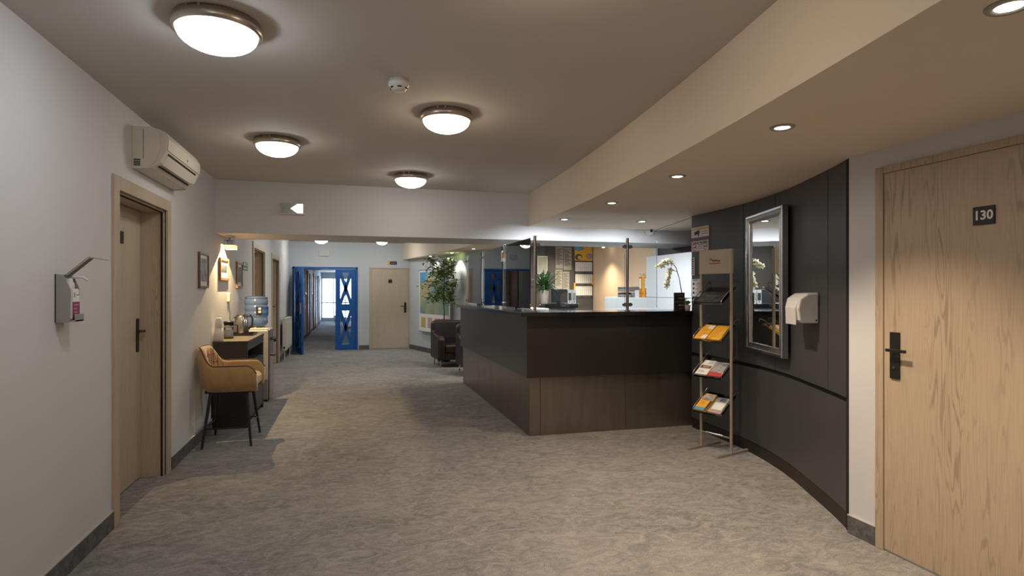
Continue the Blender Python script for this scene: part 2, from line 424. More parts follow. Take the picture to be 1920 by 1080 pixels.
# skirtings
bl = struct('baseboard_left')
for a, b in ((YB, 4.02), (5.19, 9.22), (10.52, 11.32), (12.52, YF)):
    MB().box(XL, XL + .012, a, b, 0, .105).build('skirting', 'base', bl)
    MB().box(XL, XL + .014, a, b, .105, .111).build('cap', 'cap', bl)
br = struct('baseboard_right')
MB().box(XR - .012, XR, 2.612, 2.80, 0, .105).box(XR - .012, XR, YB, 1.50, 0, .105).build('skirting', 'base', br)
MB().box(XR - .014, XR, 2.612, 2.80, .105, .111).box(XR - .014, XR, YB, 1.50, .105, .111).build('cap', 'cap', br)
bf = struct('baseboard_far')
MB().box(.20, .44, YF - .012, YF, 0, .105).build('skirting', 'base', bf)
MB().strip([(x - .001, y) for x, y in FS], 0, .105, -.012).build('skirting', 'base', bf)

# ------------------------------------------------------------------ doors
def lever(parent, o, u, n, plate=(.045, .25), lev=.13, m='black'):
    """black long-plate lever handle at o on a leaf: u = lever direction, n = out of the leaf"""
    o, u, n = Vector(o), Vector(u), Vector(n); z = Vector((0, 0, 1))
    def slab(c, a, b, h, t):
        return [c - u * a - z * h, c + u * b - z * h, c + u * b + z * h, c - u * a + z * h]
    p = MB().prism(slab(o, plate[0] / 2, plate[0] / 2, plate[1] / 2, 0), n * .009).build('handle_plate', m, parent, True, .002)
    c = o + z * .03
    q = MB().cyl(c, c + n * .05, .009, 10)
    q.prism(slab(c + n * .042, .016, lev, .008, 0), n * .012)
    q.build('lever', m, p, True, .002)
    MB().cyl(o - z * .065 + n * .009, o - z * .065 + n * .014, .008, 10).build('cylinder_lock', 'steel', p, True)
def left_door(name, a, b, h, depth, tw, label, mleaf='oakshade', handle=True, plate=True):
    d = struct(name, (XL, (a + b) / 2, 0), label=label)
    x1 = XL - depth
    for y0, y1 in ((a - tw, a), (b, b + tw)): MB().box(XL - .01, XL + .016, y0, y1, 0, h + tw).build('architrave', 'oakframe', d, True, .003)
    MB().box(XL - .01, XL + .016, a, b, h, h + tw).build('architrave', 'oakframe', d, True, .003)
    MB().box(x1 - .04, XL - .01, a - .012, a + .012, 0, h).build('jamb', 'oakframe', d, True)
    MB().box(x1 - .04, XL - .01, b - .012, b + .012, 0, h).build('jamb', 'oakframe', d, True)
    MB().box(x1 - .04, XL - .01, a, b, h - .012, h + .012).build('head', 'oakframe', d, True)
    MB().box(XL - .03, XL - .018, b - .019, b - .012, 0, h - .012).box(XL - .03, XL - .018, a, b, h - .019, h - .012).build('seal_groove', 'gap', d, True)
    lf = MB().box(x1 - .04, x1, a + .015, b - .016, .008, h - .016).build('leaf', mleaf, d, True, .002)
    MB().box(x1 - .05, x1 - .042, a, b, 0, h).build('back_stop', 'gap', d, True)
    if handle: lever(d, (x1, b - .085, 1.09), (0, -1, 0), (1, 0, 0), (.045, .25), .12)
    if plate: MB().box(x1, x1 + .006, (a + b) / 2 - .06 + .07, (a + b) / 2 + .05 + .07, 1.755, 1.84).build('number_plate', 'black', d, True)
    return d
left_door('door_1', *DL[0], .17, .085, 'pale oak door set deep in the white wall by the hand sanitiser')
left_door('door_2', *DL[1], .14, .09, 'pale oak door frame behind the water bottle')
left_door('door_3', *DL[2], .10, .09, 'pale oak door frame beside the radiator')
# door 130
d5 = struct('door_4', (XR, 2.07, 0), label='large pale oak door number 130 in the right foreground')
y0, y1, h = 1.555, 2.61, 2.10
MB().box(XR - .014, XR + .01, y1 - .05, y1, 0, h).build('architrave', 'oak', d5, True, .003)
MB().box(XR - .014, XR + .01, y0, y0 + .05, 0, h).build('architrave', 'oak', d5, True, .003)
MB().box(XR - .014, XR + .01, y0 + .05, y1 - .05, h - .035, h).build('architrave', 'oak', d5, True, .003)
MB().box(XR - .008, XR + .01, y0 + .053, y1 - .053, .01, h - .038).build('leaf', 'oak', d5, True, .002)
lever(d5, (XR - .008, 2.487, 1.075), (0, -1, 0), (-1, 0, 0), (.058, .25), .10)
pl = MB().box(XR - .016, XR - .008, 1.981, 2.077, 1.727, 1.812).build('number_plate', 'ink', d5, True, .001)
MB().text('130', .058, (XR - .0168, 2.029, 1.769), (0, -1, 0), (0, 0, 1), 'white').build('numerals', 'white', pl, True)
# far oak door
d6 = struct('door_5', (.945, YF, 0), label='pale oak door in the far wall right of the blue doors')
for a, b in ((.445, .50), (1.385, 1.44)): MB().box(a, b, YF - .02, YF, 0, 2.0).build('architrave', 'oakframe', d6, True, .003)
MB().box(.445, 1.44, YF - .024, YF, 1.97, 2.0).build('architrave', 'oakframe', d6, True, .003)
MB().box(.505, 1.38, YF - .016, YF, .01, 1.965).build('leaf', 'oakshade', d6, True, .002)
lever(d6, (1.31, YF - .016, 1.02), (-1, 0, 0), (0, -1, 0), (.05, .25), .12)
MB().box(.90, .99, YF - .022, YF - .016, 1.62, 1.71).build('number_plate', 'black', d6, True)
# blue double doors
d7 = struct('door_6', (-.57, YF, 0), label='bright blue double doors with glazed crosses, left leaf standing open')
MB().box(BX0, BX0 + .05, YF - .03, YF + .1, 0, BH).build('frame_post', 'blue', d7, True, .004)
MB().box(BX1 - .04, BX1, YF - .03, YF + .1, 0, BH).build('frame_post', 'blue', d7, True, .004)
MB().box(BX0, BX1, YF - .03, YF + .1, BH - .05, BH).build('frame_head', 'blue', d7, True, .004)
def blue_leaf(o, u, n, wd, h0=.012, h1=1.945):
    o, u, n = Vector(o), Vector(u), Vector(n); z = Vector((0, 0, 1)); T = .045
    def bar(p, q, wid, t0=0., t1=T):
        p, q = Vector(p), Vector(q); d = (q - p).normalized(); s = Vector((-d.y, d.x)) * wid / 2
        P = [o + u * k.x + z * k.y + n * t0 for k in (p - s, q - s, q + s, p + s)]
        return P, n * (t1 - t0)
    sl = .115 if wd < .7 else .16
    for x0, x1 in ((0, sl), (wd - sl, wd)):
        MB().prism([o + u * a + z * b2 for a, b2 in ((x0, h0), (x1, h0), (x1, h1), (x0, h1))], n * T).build('stile', 'blue', d7, True, .003)
    rails = [(h0, .14), (.945, 1.11), (1.87, h1)]
    for a, b2 in rails:
        MB().prism([o + u * p + z * q for p, q in ((sl, a), (wd - sl, a), (wd - sl, b2), (sl, b2))], n * T).build('rail', 'blue', d7, True, .003)
    for a, b2 in ((.14, .945), (1.11, 1.87)):
        for p, q in (((sl, a), (wd - sl, b2)), ((sl, b2), (wd - sl, a))):
            P, e = bar(p, q, .078, .004, T - .004); MB().prism(P, e).build('cross_bar', 'blue', d7, True)
        MB().prism([o + n * .018 + u * p + z * q for p, q in ((sl, a), (wd - sl, a), (wd - sl, b2), (sl, b2))], n * .005).build('pane', 'winglass', d7, True)
blue_leaf((BX1 - .04, YF + .0, 0), (-1, 0, 0), (0, 1, 0), .48)
hx, hy = BX0 + .055, YF - .01; ex, ey = -1.055, 13.86
uu = Vector((ex - hx, ey - hy, 0)).normalized()
blue_leaf((hx, hy, 0), uu, Vector((uu.y, -uu.x, 0)) * -1, .92)
MB().box(-1.09, -1.045, 13.90, 13.94, .92, 1.16).build('handle_plate', 'steel', d7, True, .004)
MB().cyl((-1.07, 13.92, 1.06), (-.98, 13.92, 1.06), .011, 8).cyl((-.985, 13.925, 1.06), (-.985, 14.05, 1.06), .011, 8).build('lever', 'steel', d7, True)
# corridor doors
for i, yc in enumerate((17.2, 20.0, 23.2, 26.4)):
    d = struct('door_%d' % (7 + i), (-1.32, yc, 0), label='red brown door in the left wall of the corridor')
    for a, b in ((yc - .56, yc - .43), (yc + .43, yc + .56)): MB().box(-1.33, -1.28, a, b, 0, 2.07).build('architrave', 'brown', d, True)
    MB().box(-1.33, -1.28, yc - .43, yc + .43, 2.0, 2.07).build('architrave', 'brown', d, True)
    MB().box(-1.33, -1.305, yc - .43, yc + .43, 0, 2.0).build('leaf', 'brown', d, True)
    MB().box(-1.305, -1.295, yc + .33, yc + .37, .95, 1.15).cyl((-1.30, yc + .35, 1.06), (-1.25, yc + .35, 1.06), .01, 8).build('handle', 'steel', d, True)
for yc in (18.9, 21.9):
    p = thing('picture', 'small pale framed picture on the corridor wall, %s one' % ('nearer' if yc < 20 else 'farther'), 'picture', (-1.32, yc, 1.62), 0, 'corridor pictures')
    MB().box(0, .02, -.22, .22, -.3, .3).build('frame', 'white', p, bevel=.003)
    MB().box(.02, .022, -.17, .17, -.25, .25).build('print', 'paper', p)

# ------------------------------------------------------------------ ceiling lights
def dome(loc, m, label, r=.162):
    t = thing('ceiling_lamp', label, 'lamp', loc, 0, 'round dome lamps on the main ceiling')
    MB().lathe([(r * .9, 0), (r * 1.02, -.004), (r * 1.07, -.028), (r * 1.06, -.052), (r * 1.0, -.058), (r * .93, -.050)], n=40).build('ring', 'steelwarm', t)
    R = r * .955
    MB().lathe([(R, -.046)] + [(R * math.cos(a), -.05 - .082 * math.sin(a)) for a in [PI / 2 * k / 9 for k in range(0, 9)]] + [(.004, -.132)], n=36).build('dome', m, t)
    for k in (-.5, -.2):
        MB().box(-.006, .006, -r * 1.045, -r * 1.02, -.05, -.004).build('clip', 'steel', t).rotation_euler = (0, 0, k)
    return t
dome((-.56, 2.815, CZ), 'domecool', 'large bright dome lamp with steel ring nearest the camera, upper left', .172)
dome((-.549, 4.89, CZ), 'domeneut', 'dome ceiling lamp in front of the air conditioner, second in the left row')
dome((.613, 3.86, CZ), 'domewarm', 'warm glowing dome ceiling lamp beside the smoke detector')
dome((.59, 6.01, CZ), 'domeneut', 'dome ceiling lamp just before the white cross beam')
dome((.666, 1.90, CZ), 'domewarm', 'dome ceiling lamp just above the top edge of the picture', )
dome((-.56, .75, CZ), 'domecool', 'dome ceiling lamp above the camera on the left row')
dome((.62, -.2, CZ), 'domewarm', 'dome ceiling lamp behind the camera on the right row')
dome((-.62, 13.6, CZ), 'domefar', 'small looking far dome lamp above the blue doors', .145)
dome((.69, 13.6, CZ), 'domefar', 'small looking far dome lamp above the far oak door', .13)
dome((.0, 10.2, CZ), 'domefar', 'added dome lamp, unseen behind the white cross beam', .2)  # unseen lamp added to brighten the far end of the lobby
dome((-.5, 16.6, 2.3), 'domeneut', 'added dome lamp just inside the corridor, unseen behind the door head', .15)  # added out of view to lift the dark corridor
dome((-.5, 21.8, 2.3), 'domeneut', 'added dome lamp deep in the corridor, unseen beyond the cross beam', .15)  # second lamp added to light the corridor
def downlight(x, y, label, m='spotglow', e=SPOT, col=(1, .80, .58), z=LZ, blend=.6, size=115, r=.048, tilt=0.):
    t = thing('downlight', label, 'lamp', (x, y, z), 0, 'recessed downlights in the lowered ceiling')
    MB().lathe([(r * .72, -.002), (r * .80, -.007), (r * 1.1, -.008), (r * 1.2, -.003), (r * 1.2, 0)], n=24).build('rim', 'silver', t)
    MB().lathe([(r * .70, -.0045), (r * .55, -.0065), (.002, -.0075)], n=20).build('bulb', m, t)
    lamp('spot', 'SPOT', (0, 0, -.02), e, col, t, rot=(tilt, 0, 0), spot_size=math.radians(size), spot_blend=blend, shadow_soft_size=.03)
    return t
downlight(1.745, 1.19, 'recessed downlight at the upper right corner of the picture')
downlight(1.99, 2.36, 'recessed downlight above and left of door 130')
downlight(2.148, 3.555, 'recessed downlight above the leaflet rack, second along the fascia')
downlight(2.234, 4.78, 'small dim recessed downlight in front of the counter', e=SPOT * .5)
downlight(2.248, 6.01, 'bright cool downlight above the counter near the fascia', 'spotcool', SPOT * 1.25, (.88, .94, 1), size=150, tilt=.4)
downlight(3.154, 5.96, 'bright cool downlight above the counter beside the dome camera', 'spotcool', SPOT * 1.15, (.88, .94, 1), size=150, tilt=.4)
downlight(2.185, 10.6, 'far downlight over the dark armchair beside the counter end', e=SPOT * .35, col=(1, .93, .78))
downlight(2.0, 11.9, 'far downlight just above the ficus crown', e=SPOT * .5, col=(1, .93, .78))
downlight(1.72, 13.1, 'farthest downlight above the wall map', e=SPOT * .35, col=(1, .93, .78))
downlight(1.0, -.6, 'recessed downlight behind the camera on the right')

# ------------------------------------------------------------------ things on ceiling and beam
t = thing('smoke_detector', 'small white round smoke detector on the grey ceiling', 'detector', (.261, 3.328, CZ))
MB().lathe([(.052, 0), (.052, -.012), (.058, -.014), (.058, -.03), (.05, -.04), (.04, -.058), (.03, -.062)], n=28).build('housing', 'white', t)
for k in range(6):
    MB().box(-.011, .011, -.0485, -.043, -.052, -.046).build('slot', 'gap', t).rotation_euler = (0, 0, k * PI / 3)
def exit_sign(name, loc, wd, hd, label, face):
    t = thing(name, label, 'sign', loc)
    MB().box(-wd / 2, wd / 2, -.045, 0, -hd / 2, hd / 2).build('housing', 'white', t, bevel=.006)
    MB().box(-wd / 2 + .008, wd / 2 - .008, -.050, -.045, -hd / 2 + .008, hd / 2 - .008).build('diffuser', face, t, bevel=.002)
    return t
M['signface'] = mat('dim sign diffuser', (.36, .38, .34), .35)
t = exit_sign('emergency_light', (-.605, 6.8, 2.315), .245, .125, 'white emergency light with half lit face on the cross beam', 'signface')
MB().prism([(-.02, -.0505, .0), (.05, -.0505, .05), (.108, -.0505, .052), (.108, -.0505, -.05), (.05, -.0505, -.05)], (0, -.004, 0)).build('lit_reflector', 'exitglow', t)
MB().cyl((-.085, -.053, 0), (-.085, -.05, 0), .012, 12).box(-.06, -.01, -.052, -.05, -.004, .004).build('marking', 'greyink', t)
exit_sign('emergency_light', (-.615, YF, 2.32), .245, .125, 'small white emergency light above the blue doors', 'signface')
t = thing('direction_sign', 'small black sign with yellow end above the far oak door', 'sign', (.997, YF, 2.115))
MB().box(-.06, .11, -.012, 0, -.04, .04).build('dark_plate', 'ink', t)
MB().box(-.115, -.06, -.012, 0, -.04, .04).build('yellow_end', 'yellow', t)
q = MB()
for k in range(5): q.box(-.04 + k * .026, -.022 + k * .026, -.0128, -.012, -.012, .012 - .004 * (k % 2))
q.build('grey_marks', 'greyink', t)
t = thing('dome_camera', 'white dome security camera on the beam above the counter', 'camera', (3.70, 6.8, 2.2))
MB().lathe([(.066, 0), (.066, .02), (.06, .025)], n=24).build('base', 'white', t).rotation_euler = (PI / 2, 0, 0)
MB().ell((0, -.035, 0), .055, .055, .055, 18, 12).build('ball', 'white', t)
MB().ell((-.008, -.075, -.01), .022, .022, .022, 12, 8).build('lens', 'lens', t)
tag(MB().tube([(3.80, 6.785, 2.196), (3.72, 6.5, 2.197), (3.60, 6.0, 2.197), (3.50, 5.5, 2.197), (3.45, 5.38, 2.197)], .008, 6).build('cable', 'white'), 'thin white cable running from the dome camera along the low ceiling', 'cable')

# flood lamp under the beam at the left wall
t = thing('emergency_floodlight', 'clear glowing floodlight under the beam shining on the left wall', 'lamp', (-1.30, 7.18, 2.04))
MB().box(-.05, .05, -.03, .03, -.022, 0).build('mount', 'white', t, bevel=.004)
MB().cyl((0, 0, -.022), (0, 0, -.05), .012, 10).build('stem', 'steel', t)
MB().cyl((-.005, -.03, -.075), (-.005, .03, -.075), .030, 14).box(-.05, .056, -.066, .066, -.098, -.05).build('head', 'acrylic', t)
MB().cyl((.0, -.0, -.109), (.0, -.0, -.105), .022, 14).build('lens', 'floodglow', t)
MB().box(.058, .062, -.07, .07, -.160, -.098).box(-.055, .058, -.07, -.066, -.152, -.098).box(-.055, .058, .066, .07, -.152, -.098).box(-.055, .062, -.07, .07, -.104, -.100).build('added_visor', 'frosted', t)  # shade plates added to confine the flood light to wall and floor
lamp('flood', 'POINT', (.012, 0, -.115), 105, (1, .72, .36), t, shadow_soft_size=.002)

# air conditioner
t = thing('air_conditioner', 'ivory wall air conditioner above the oak door at left', 'air conditioner', (XL, 4.79, 2.22))
prof = [(0, .275), (.135, .275), (.185, .255), (.205, .21), (.20, .13), (.165, .055), (.11, .015), (0, .005)]
MB().prism([(x, -.43, z) for x, z in prof], (0, .86, 0)).build('body', 'acwhite', t, bevel=.008)
for yy in (-.445, .43): MB().prism([(x, yy, z) for x, z in [(0, .28), (.12, .282), (.155, .255), (.165, .15), (.14, .06), (.10, .008), (0, 0)]], (0, .015, 0)).build('end_cap', 'acwhite', t, bevel=.004)
MB().prism([(x, -.425, z) for x, z in [(.14, .278), (.188, .258), (.211, .212), (.207, .135), (.200, .135), (.203, .21), (.18, .252), (.14, .27)]], (0, .85, 0)).build('front_panel', 'acwhite', t)
MB().prism([(.196, -.38, .112), (.199, -.38, .122), (.185, -.38, .118), (.180, -.38, .108)], (0, .72, 0)).build('outlet_slot', 'gap', t)
MB().prism([(.142, -.38, .030), (.150, -.38, .037), (.140, -.38, .040), (.130, -.38, .032)], (0, .72, 0)).build('lower_slot', 'gap', t)
MB().prism([(.195, -.38, .108), (.160, -.38, .046), (.152, -.38, .046), (.185, -.38, .108)], (0, .72, 0)).build('flap', 'acwhite', t)
for k in range(4): MB().box(.012, .05, -.449, -.445, .022 + k * .012, .028 + k * .012).build('grille_slot', 'gap', t)
MB().box(.066, .068, -.4465, -.445, .07, .26).build('cap_seam', 'gap', t)
MB().cyl((.205, .05, .165), (.212, .05, .165), .010, 14).build('badge', 'greyink', t)

# hand sanitiser dispenser
t = thing('sanitizer_dispenser', 'steel elbow-lever hand sanitiser dispenser with magenta label on the white wall', 'dispenser', (XL, 3.312, 1.268))
MB().prism([(0, 0, 0), (.062, 0, 0), (.066, 0, .16), (.045, 0, .215), (.03, 0, .232), (0, 0, .235)], (0, .006, 0)).prism([(0, .1, 0), (.062, .1, 0), (.066, .1, .16), (.045, .1, .215), (.03, .1, .232), (0, .1, .235)], (0, .006, 0)).box(0, .006, 0, .106, 0, .235).build('bracket', 'silver', t, bevel=.001)
MB().box(.006, .085, .012, .098, .004, .012).box(.078, .085, .012, .098, .004, .04).build('drip_shelf', 'silver', t, bevel=.001)
bt = MB().box(.012, .068, .016, .094, .013, .165).lathe([(.022, .165), (.02, .19), (.014, .20), (.014, .215)], (.04, .055, 0), 14).build('bottle', 'white', t, bevel=.006)
MB().box(.0682, .0692, .018, .092, .015, .10).build('magenta_label', 'purple', bt)
MB().box(.0682, .0690, .018, .092, .10, .16).box(.069, .0694, .03, .045, .122, .145, 'greyink').box(.069, .0694, .055, .085, .13, .136, 'greyink').build('white_label', 'paper', bt)
q = MB()
for k, wv in enumerate((.05, .035, .04)): q.box(.0693, .0697, .028, .028 + wv, .082 - k * .018, .087 - k * .018)
q.build('label_text', 'landpink', bt)
MB().prism([(.02, .03, .222), (.034, .03, .222), (.135, .03, .315), (.128, .03, .322)], (0, .05, 0)).prism([(.131, .03, .322), (.135, .03, .316), (.20, .03, .306), (.20, .03, .309)], (0, .05, 0)).build('elbow_lever', 'steel', t)
MB().tube([(.04, .055, .215), (.06, .055, .222), (.10, .055, .220), (.118, .055, .205)], .006, 8).build('spout', 'white', t)

# framed pictures on the left wall
def frame(y0, y1, z0, z1, mf, mp, label, wd=.03, mat_w=.05):
    t = thing('framed_picture', label, 'picture', (XL, (y0 + y1) / 2, (z0 + z1) / 2), 0, 'framed pictures on the left wall')
    a, h = (y1 - y0) / 2, (z1 - z0) / 2
    q = MB().box(0, .022, -a, -a + wd, -h, h).box(0, .022, a - wd, a, -h, h).box(0, .022, -a + wd, a - wd, -h, -h + wd).box(0, .022, -a + wd, a - wd, h - wd, h)
    q.build('frame', mf, t, bevel=.003)
    MB().box(0, .010, -a + wd, a - wd, -h + wd, h - wd).build('mount', 'paper', t)
    MB().box(.010, .0115, -a + wd + mat_w, a - wd - mat_w, -h + wd + mat_w * 1.2, h - wd - mat_w).build('print', mp, t)
    return t
frame(6.06, 6.42, 1.45, 1.79, 'walnut', 'photo', 'dark brown framed landscape print, nearest on the left wall', .022, .035)
frame(6.97, 7.42, 1.54, 1.79, 'pine', 'photodark', 'honey framed picture lit by the floodlight')
frame(7.95, 8.32, 1.46, 1.79, 'pine', 'skyprint', 'orange brown framed blue picture beside the green sign', .03, .035)
t = thing('escape_sign', 'small green and white escape route sign on the left wall', 'sign', (XL, 8.62, 1.755))
MB().box(0, .006, -.17, .17, -.055, .055).build('plate', 'greenink', t)
q = MB()
for a, b, c, d in ((-.13, -.05, .012, .04), (-.02, .13, .012, .02), (-.02, .10, .03, .038), (-.13, -.04, -.04, -.02), (-.01, .12, -.03, -.02)): q.box(.006, .007, a, b, c, d)
q.build('white_marks', 'paper', t)
t = thing('wall_thermostat', 'small white box with cord on the left wall above the kettle', 'thermostat', (XL, 7.45, 1.345))
MB().box(0, .028, -.04, .04, -.05, .055).build('box', 'acwhite', t, bevel=.008)
MB().tube([(.015, 0, -.05), (.008, .01, -.15), (.008, .03, -.30), (.01, .05, -.40)], .004, 6).build('cord', 'white', t)

# ------------------------------------------------------------------ console table with its tea things
t = thing('console_table', 'dark anthracite console cabinet with open shelf against the left wall', 'cabinet', (-1.20, 7.17, 0))
x0, x1, y0, y1, H = XL + .016, -1.03, 6.60, 7.76, .905
MB().box(x0, x1, y0, y0 + .03, 0, H - .03).build('end_panel', 'console', t, True, .002)
MB().box(x0, x1, y1 - .03, y1, 0, H - .03).build('end_panel', 'console', t, True, .002)
MB().box(x0, x1 + .005, y0 - .005, y1 + .005, H - .03, H).build('top', 'consoletop', t, True, .002)
MB().box(x1 - .004, x1 + .006, y0 - .006, y1 + .006, H - .028, H - .003).box(x0, x1, y0 - .007, y0, H - .028, H - .003).build('edge_band', 'console', t, True)
MB().box(x0, x1 - .02, y0 + .03, y1 - .03, .63, .655).build('shelf', 'console', t, True)
MB().box(x0, x0 + .012, y0 + .03, y1 - .03, .05, H - .03).build('back', 'console', t, True)
MB().box(x1 - .02, x1 - .002, y0 + .03, y1 - .03, .80, H - .035).build('rail', 'console', t, True)
for a, b in ((y0 + .032, y0 + .57), (y0 + .576, y1 - .032)): MB().box(x1 - .02, x1 - .002, a, b, .06, .645).build('door', 'console', t, True, .002)
MB().box(x0, x1 - .03, y0 + .03, y1 - .03, 0, .05).build('plinth', 'gap', t, True)
TZ = H
t = thing('cup_stack', 'lower stack of wide white foam cups at the near end of the console cabinet', 'cups', (-1.315, 6.66, TZ), 0, 'foam cups on the console')
for i in range(3): MB().lathe([(.050, 0), (.040, .105), (.036, .107), (.003, .1075)], (0, 0, i * .012), 18).build('cup', 'foam', t)
t = thing('cup_stack', 'upper stack of narrow white foam cups standing on the wide cups', 'cups', (-1.315, 6.66, TZ + .1315), 0, 'foam cups on the console')
for i in range(3): MB().lathe([(.036, 0), (.027, .085), (.024, .087), (.003, .0875)], (0, 0, i * .010), 18).build('cup', 'foam', t)
t = thing('french_press', 'glass jar with black lid beside the white cups on the console cabinet', 'jar', (-1.285, 7.02, TZ))
MB().lathe([(.045, 0), (.05, .01), (.05, .165), (.047, .165)], n=20).build('glass_jar', 'acrylic', t)
MB().lathe([(.044, .006), (.046, .09), (.002, .092)], n=20).build('contents', 'paper', t)
MB().lathe([(.053, .162), (.056, .172), (.05, .186), (.003, .19)], n=20).build('lid', 'black', t)
MB().lathe([(.051, .12), (.0515, .14), (.051, .14)], n=20).build('band', 'steel', t)
MB().tube([(.05, .02, .15), (.085, .03, .14), (.085, .03, .05), (.05, .02, .04)], .008, 8).build('handle', 'black', t)
t = thing('tea_tray', 'black tray holding the kettle and tea sachets', 'tray', (-1.215, 7.50, TZ))
MB().box(-.13, .13, -.16, .17, 0, .006).build('bottom', 'black', t)
MB().box(-.13, -.12, -.16, .17, .006, .022).box(.12, .13, -.16, .17, .006, .022).box(-.12, .12, -.16, -.15, .006, .022).box(-.12, .12, .16, .17, .006, .022).build('rim', 'black', t)
for k, (mm, lb) in enumerate((('landtan', 'ochre tea sachet lying in the tray before the kettle'), ('paper', 'white tea sachet lying in the tray before the kettle'), ('yellow', 'yellow tea sachet lying in the tray before the kettle'))):
    o = MB().box(-.03, .03, -.022, .022, 0, .006).build('tea_sachet', mm)
    o.location = (-1.285 + .062 * k, 7.392 + .008 * (k % 2), TZ + .0062); o.rotation_euler = (0, 0, .3 + k * .9)
    tag(o, lb, 'tea sachet', 'tea sachets in the tray')
t = thing('electric_kettle', 'brushed steel electric kettle with black handle on the tray', 'kettle', (-1.245, 7.545, TZ + .006))
MB().lathe([(.078, 0), (.08, .012), (.07, .016)], n=24).build('base', 'black', t)
MB().lathe([(.080, .016), (.084, .03), (.072, .15), (.062, .215), (.056, .222)], n=28).build('body', 'steel', t)
MB().lathe([(.058, .22), (.050, .230), (.012, .234), (.012, .24), (.003, .242)], n=20).build('lid', 'black', t)
MB().tube([(.05, .015, .215), (.10, .03, .222), (.118, .035, .18), (.112, .032, .10), (.075, .02, .06)], .011, 8).build('handle', 'black', t)
MB().prism([(-.05, -.012, .17), (-.085, -.006, .205), (-.045, -.012, .208)], (0, .024, 0)).build('spout', 'black', t)

# ------------------------------------------------------------------ water cooler
t = thing('water_cooler', 'silver grey water cooler cabinet beyond the console cabinet', 'water cooler', (-1.185, 8.28, 0))
MB().box(-.17, .165, -.16, .16, .02, .92).build('cabinet', 'silver', t, bevel=.012)
MB().box(.165, .185, -.155, .155, .03, .93).build('front', 'steel', t, bevel=.006)
MB().box(-.16, .17, -.15, .15, .92, .945).build('top_plate', 'acwhite', t, bevel=.008)
MB().lathe([(.11, .945), (.11, .955), (.07, .955)], (-.0, 0, 0), 24).build('collar', 'steel', t)
for yy in (-.06, .06): MB().cyl((.185, yy, .80), (.235, yy, .80), .016, 10).cyl((.225, yy, .80), (.225, yy, .755), .010, 8).build('tap', 'black', t)
MB().box(.185, .24, -.10, .10, .58, .60).build('drip_tray', 'black', t, bevel=.004)
for a in (-.15, .14):
    for b in (-.14, .14): MB().cyl((a, b, 0), (a, b, .03), .014, 8).build('foot', 'black', t)
t = thing('water_bottle', 'large blue water cooler bottle with printed label', 'bottle', (-1.185, 8.28, .955))
prof = [(.03, 0), (.10, .006), (.13, .03)]
for z in (.06, .14, .22, .30): prof += [(.143, z), (.143, z + .05), (.137, z + .058), (.137, z + .072)]
prof += [(.143, .375), (.13, .395), (.09, .402), (.003, .403)]
MB().lathe(prof, n=32).build('body', 'bottleedge', t)
q = MB()
for k in range(10):
    a0 = -1.45 + k * .16; a1 = a0 + .165; R = .1465
    q.quad([(R * math.cos(a), R * math.sin(a), z) for a, z in ((a0, .155), (a1, .155), (a1, .265), (a0, .265))], 'ink' if k < 3 else 'blueink')
for a, z, ww in ((-1.28, .185, .04), (-1.28, .225, .04)):
    R = .148; q.quad([(R * math.cos(b), R * math.sin(b), c) for b, c in ((a, z), (a + .24, z), (a + .24, z + .028), (a, z + .028))], 'paper')
for k in range(6):
    a = -.9 + k * .14; R = .148; q.quad([(R * math.cos(b), R * math.sin(b), c) for b, c in ((a, .185), (a + .10, .185), (a + .10, .225), (a, .225 - .01 * (k % 2)))], 'cyan')
q.build('label_print', 'blueink', t)

# ------------------------------------------------------------------ bar chair
t = thing('bar_chair', 'mustard velvet tub bar chair with black legs at the left wall', 'chair', (-1.082, 6.09, 0))
hw, zb = .285, .50
def plan(s, off=0.):
    """U outline: s 0..1 from the front of the near arm round the back to the front of the far arm"""
    L = .30; r = hw - off; x_c = -.0
    arcL = PI * .245; tot = 2 * L + arcL
    a = s * tot
    if a < L: return (x_c + L - a - .05, -r)
    if a > L + arcL: return (x_c + (a - L - arcL) - .05, r)
    th = (a - L) / arcL * PI
    ex = .75
    cx = -math.copysign(abs(math.sin(th)) ** ex, math.sin(th)); cy = -math.copysign(abs(math.cos(th)) ** ex, math.cos(th))
    return (-.05 + cx * (.20 - off), cy * r)
def rim(s):
    k = abs(s - .5) * 2
    f = max(0, min(1, (.50 - k) / .34)); f = f * f * (3 - 2 * f)
    e = max(0, (k - .88) / .12)
    return .735 + .165 * f - .075 * e * e
N = 48; prof_n = []
q = MB(); vs = []
for i in range(N + 1):
    s = i / N; zt = rim(s); k = abs(s - .5) * 2
    lean = .03 * max(0, 1 - k * 1.6)
    for off, z, ln in ((.035, zb, 0), (.0, zb + .06, .2), (-.012, (zb + zt) / 2, .6), (-.004, zt - .02, 1), (.012, zt, 1), (.035, zt - .004, 1), (.05, zt - .03, .9), (.065, (zb + zt) / 2 + .02, .6), (.085, zb + .08, .1), (.10, zb, 0)):
        x, y = plan(s, off); vs.append((x - lean * ln * 1.0, y, z))
n = 10
fs = [(i * n + j, (i + 1) * n + j, (i + 1) * n + (j + 1) % n, i * n + (j + 1) % n) for i in range(N) for j in range(n)]
fs += [tuple(range(n)), tuple(range(N * n, N * n + n))[::-1]]
q.add(vs, fs, None, True); q.build('tub_shell', 'velvet', t)
MB().tube([tuple(Vector(vs[i * n + 4]) + Vector((0, 0, .002))) for i in range(N + 1)], .006, 6).build('piping', 'piping', t)
MB().box(-.21, .235, -.225, .225, zb + .01, zb + .135).build('seat_cushion', 'velvet', t, bevel=.05, seg=5, smooth=True)
MB().box(-.2, .2, -.2, .2, zb - .018, zb + .012).build('seat_base', 'black', t, bevel=.01)
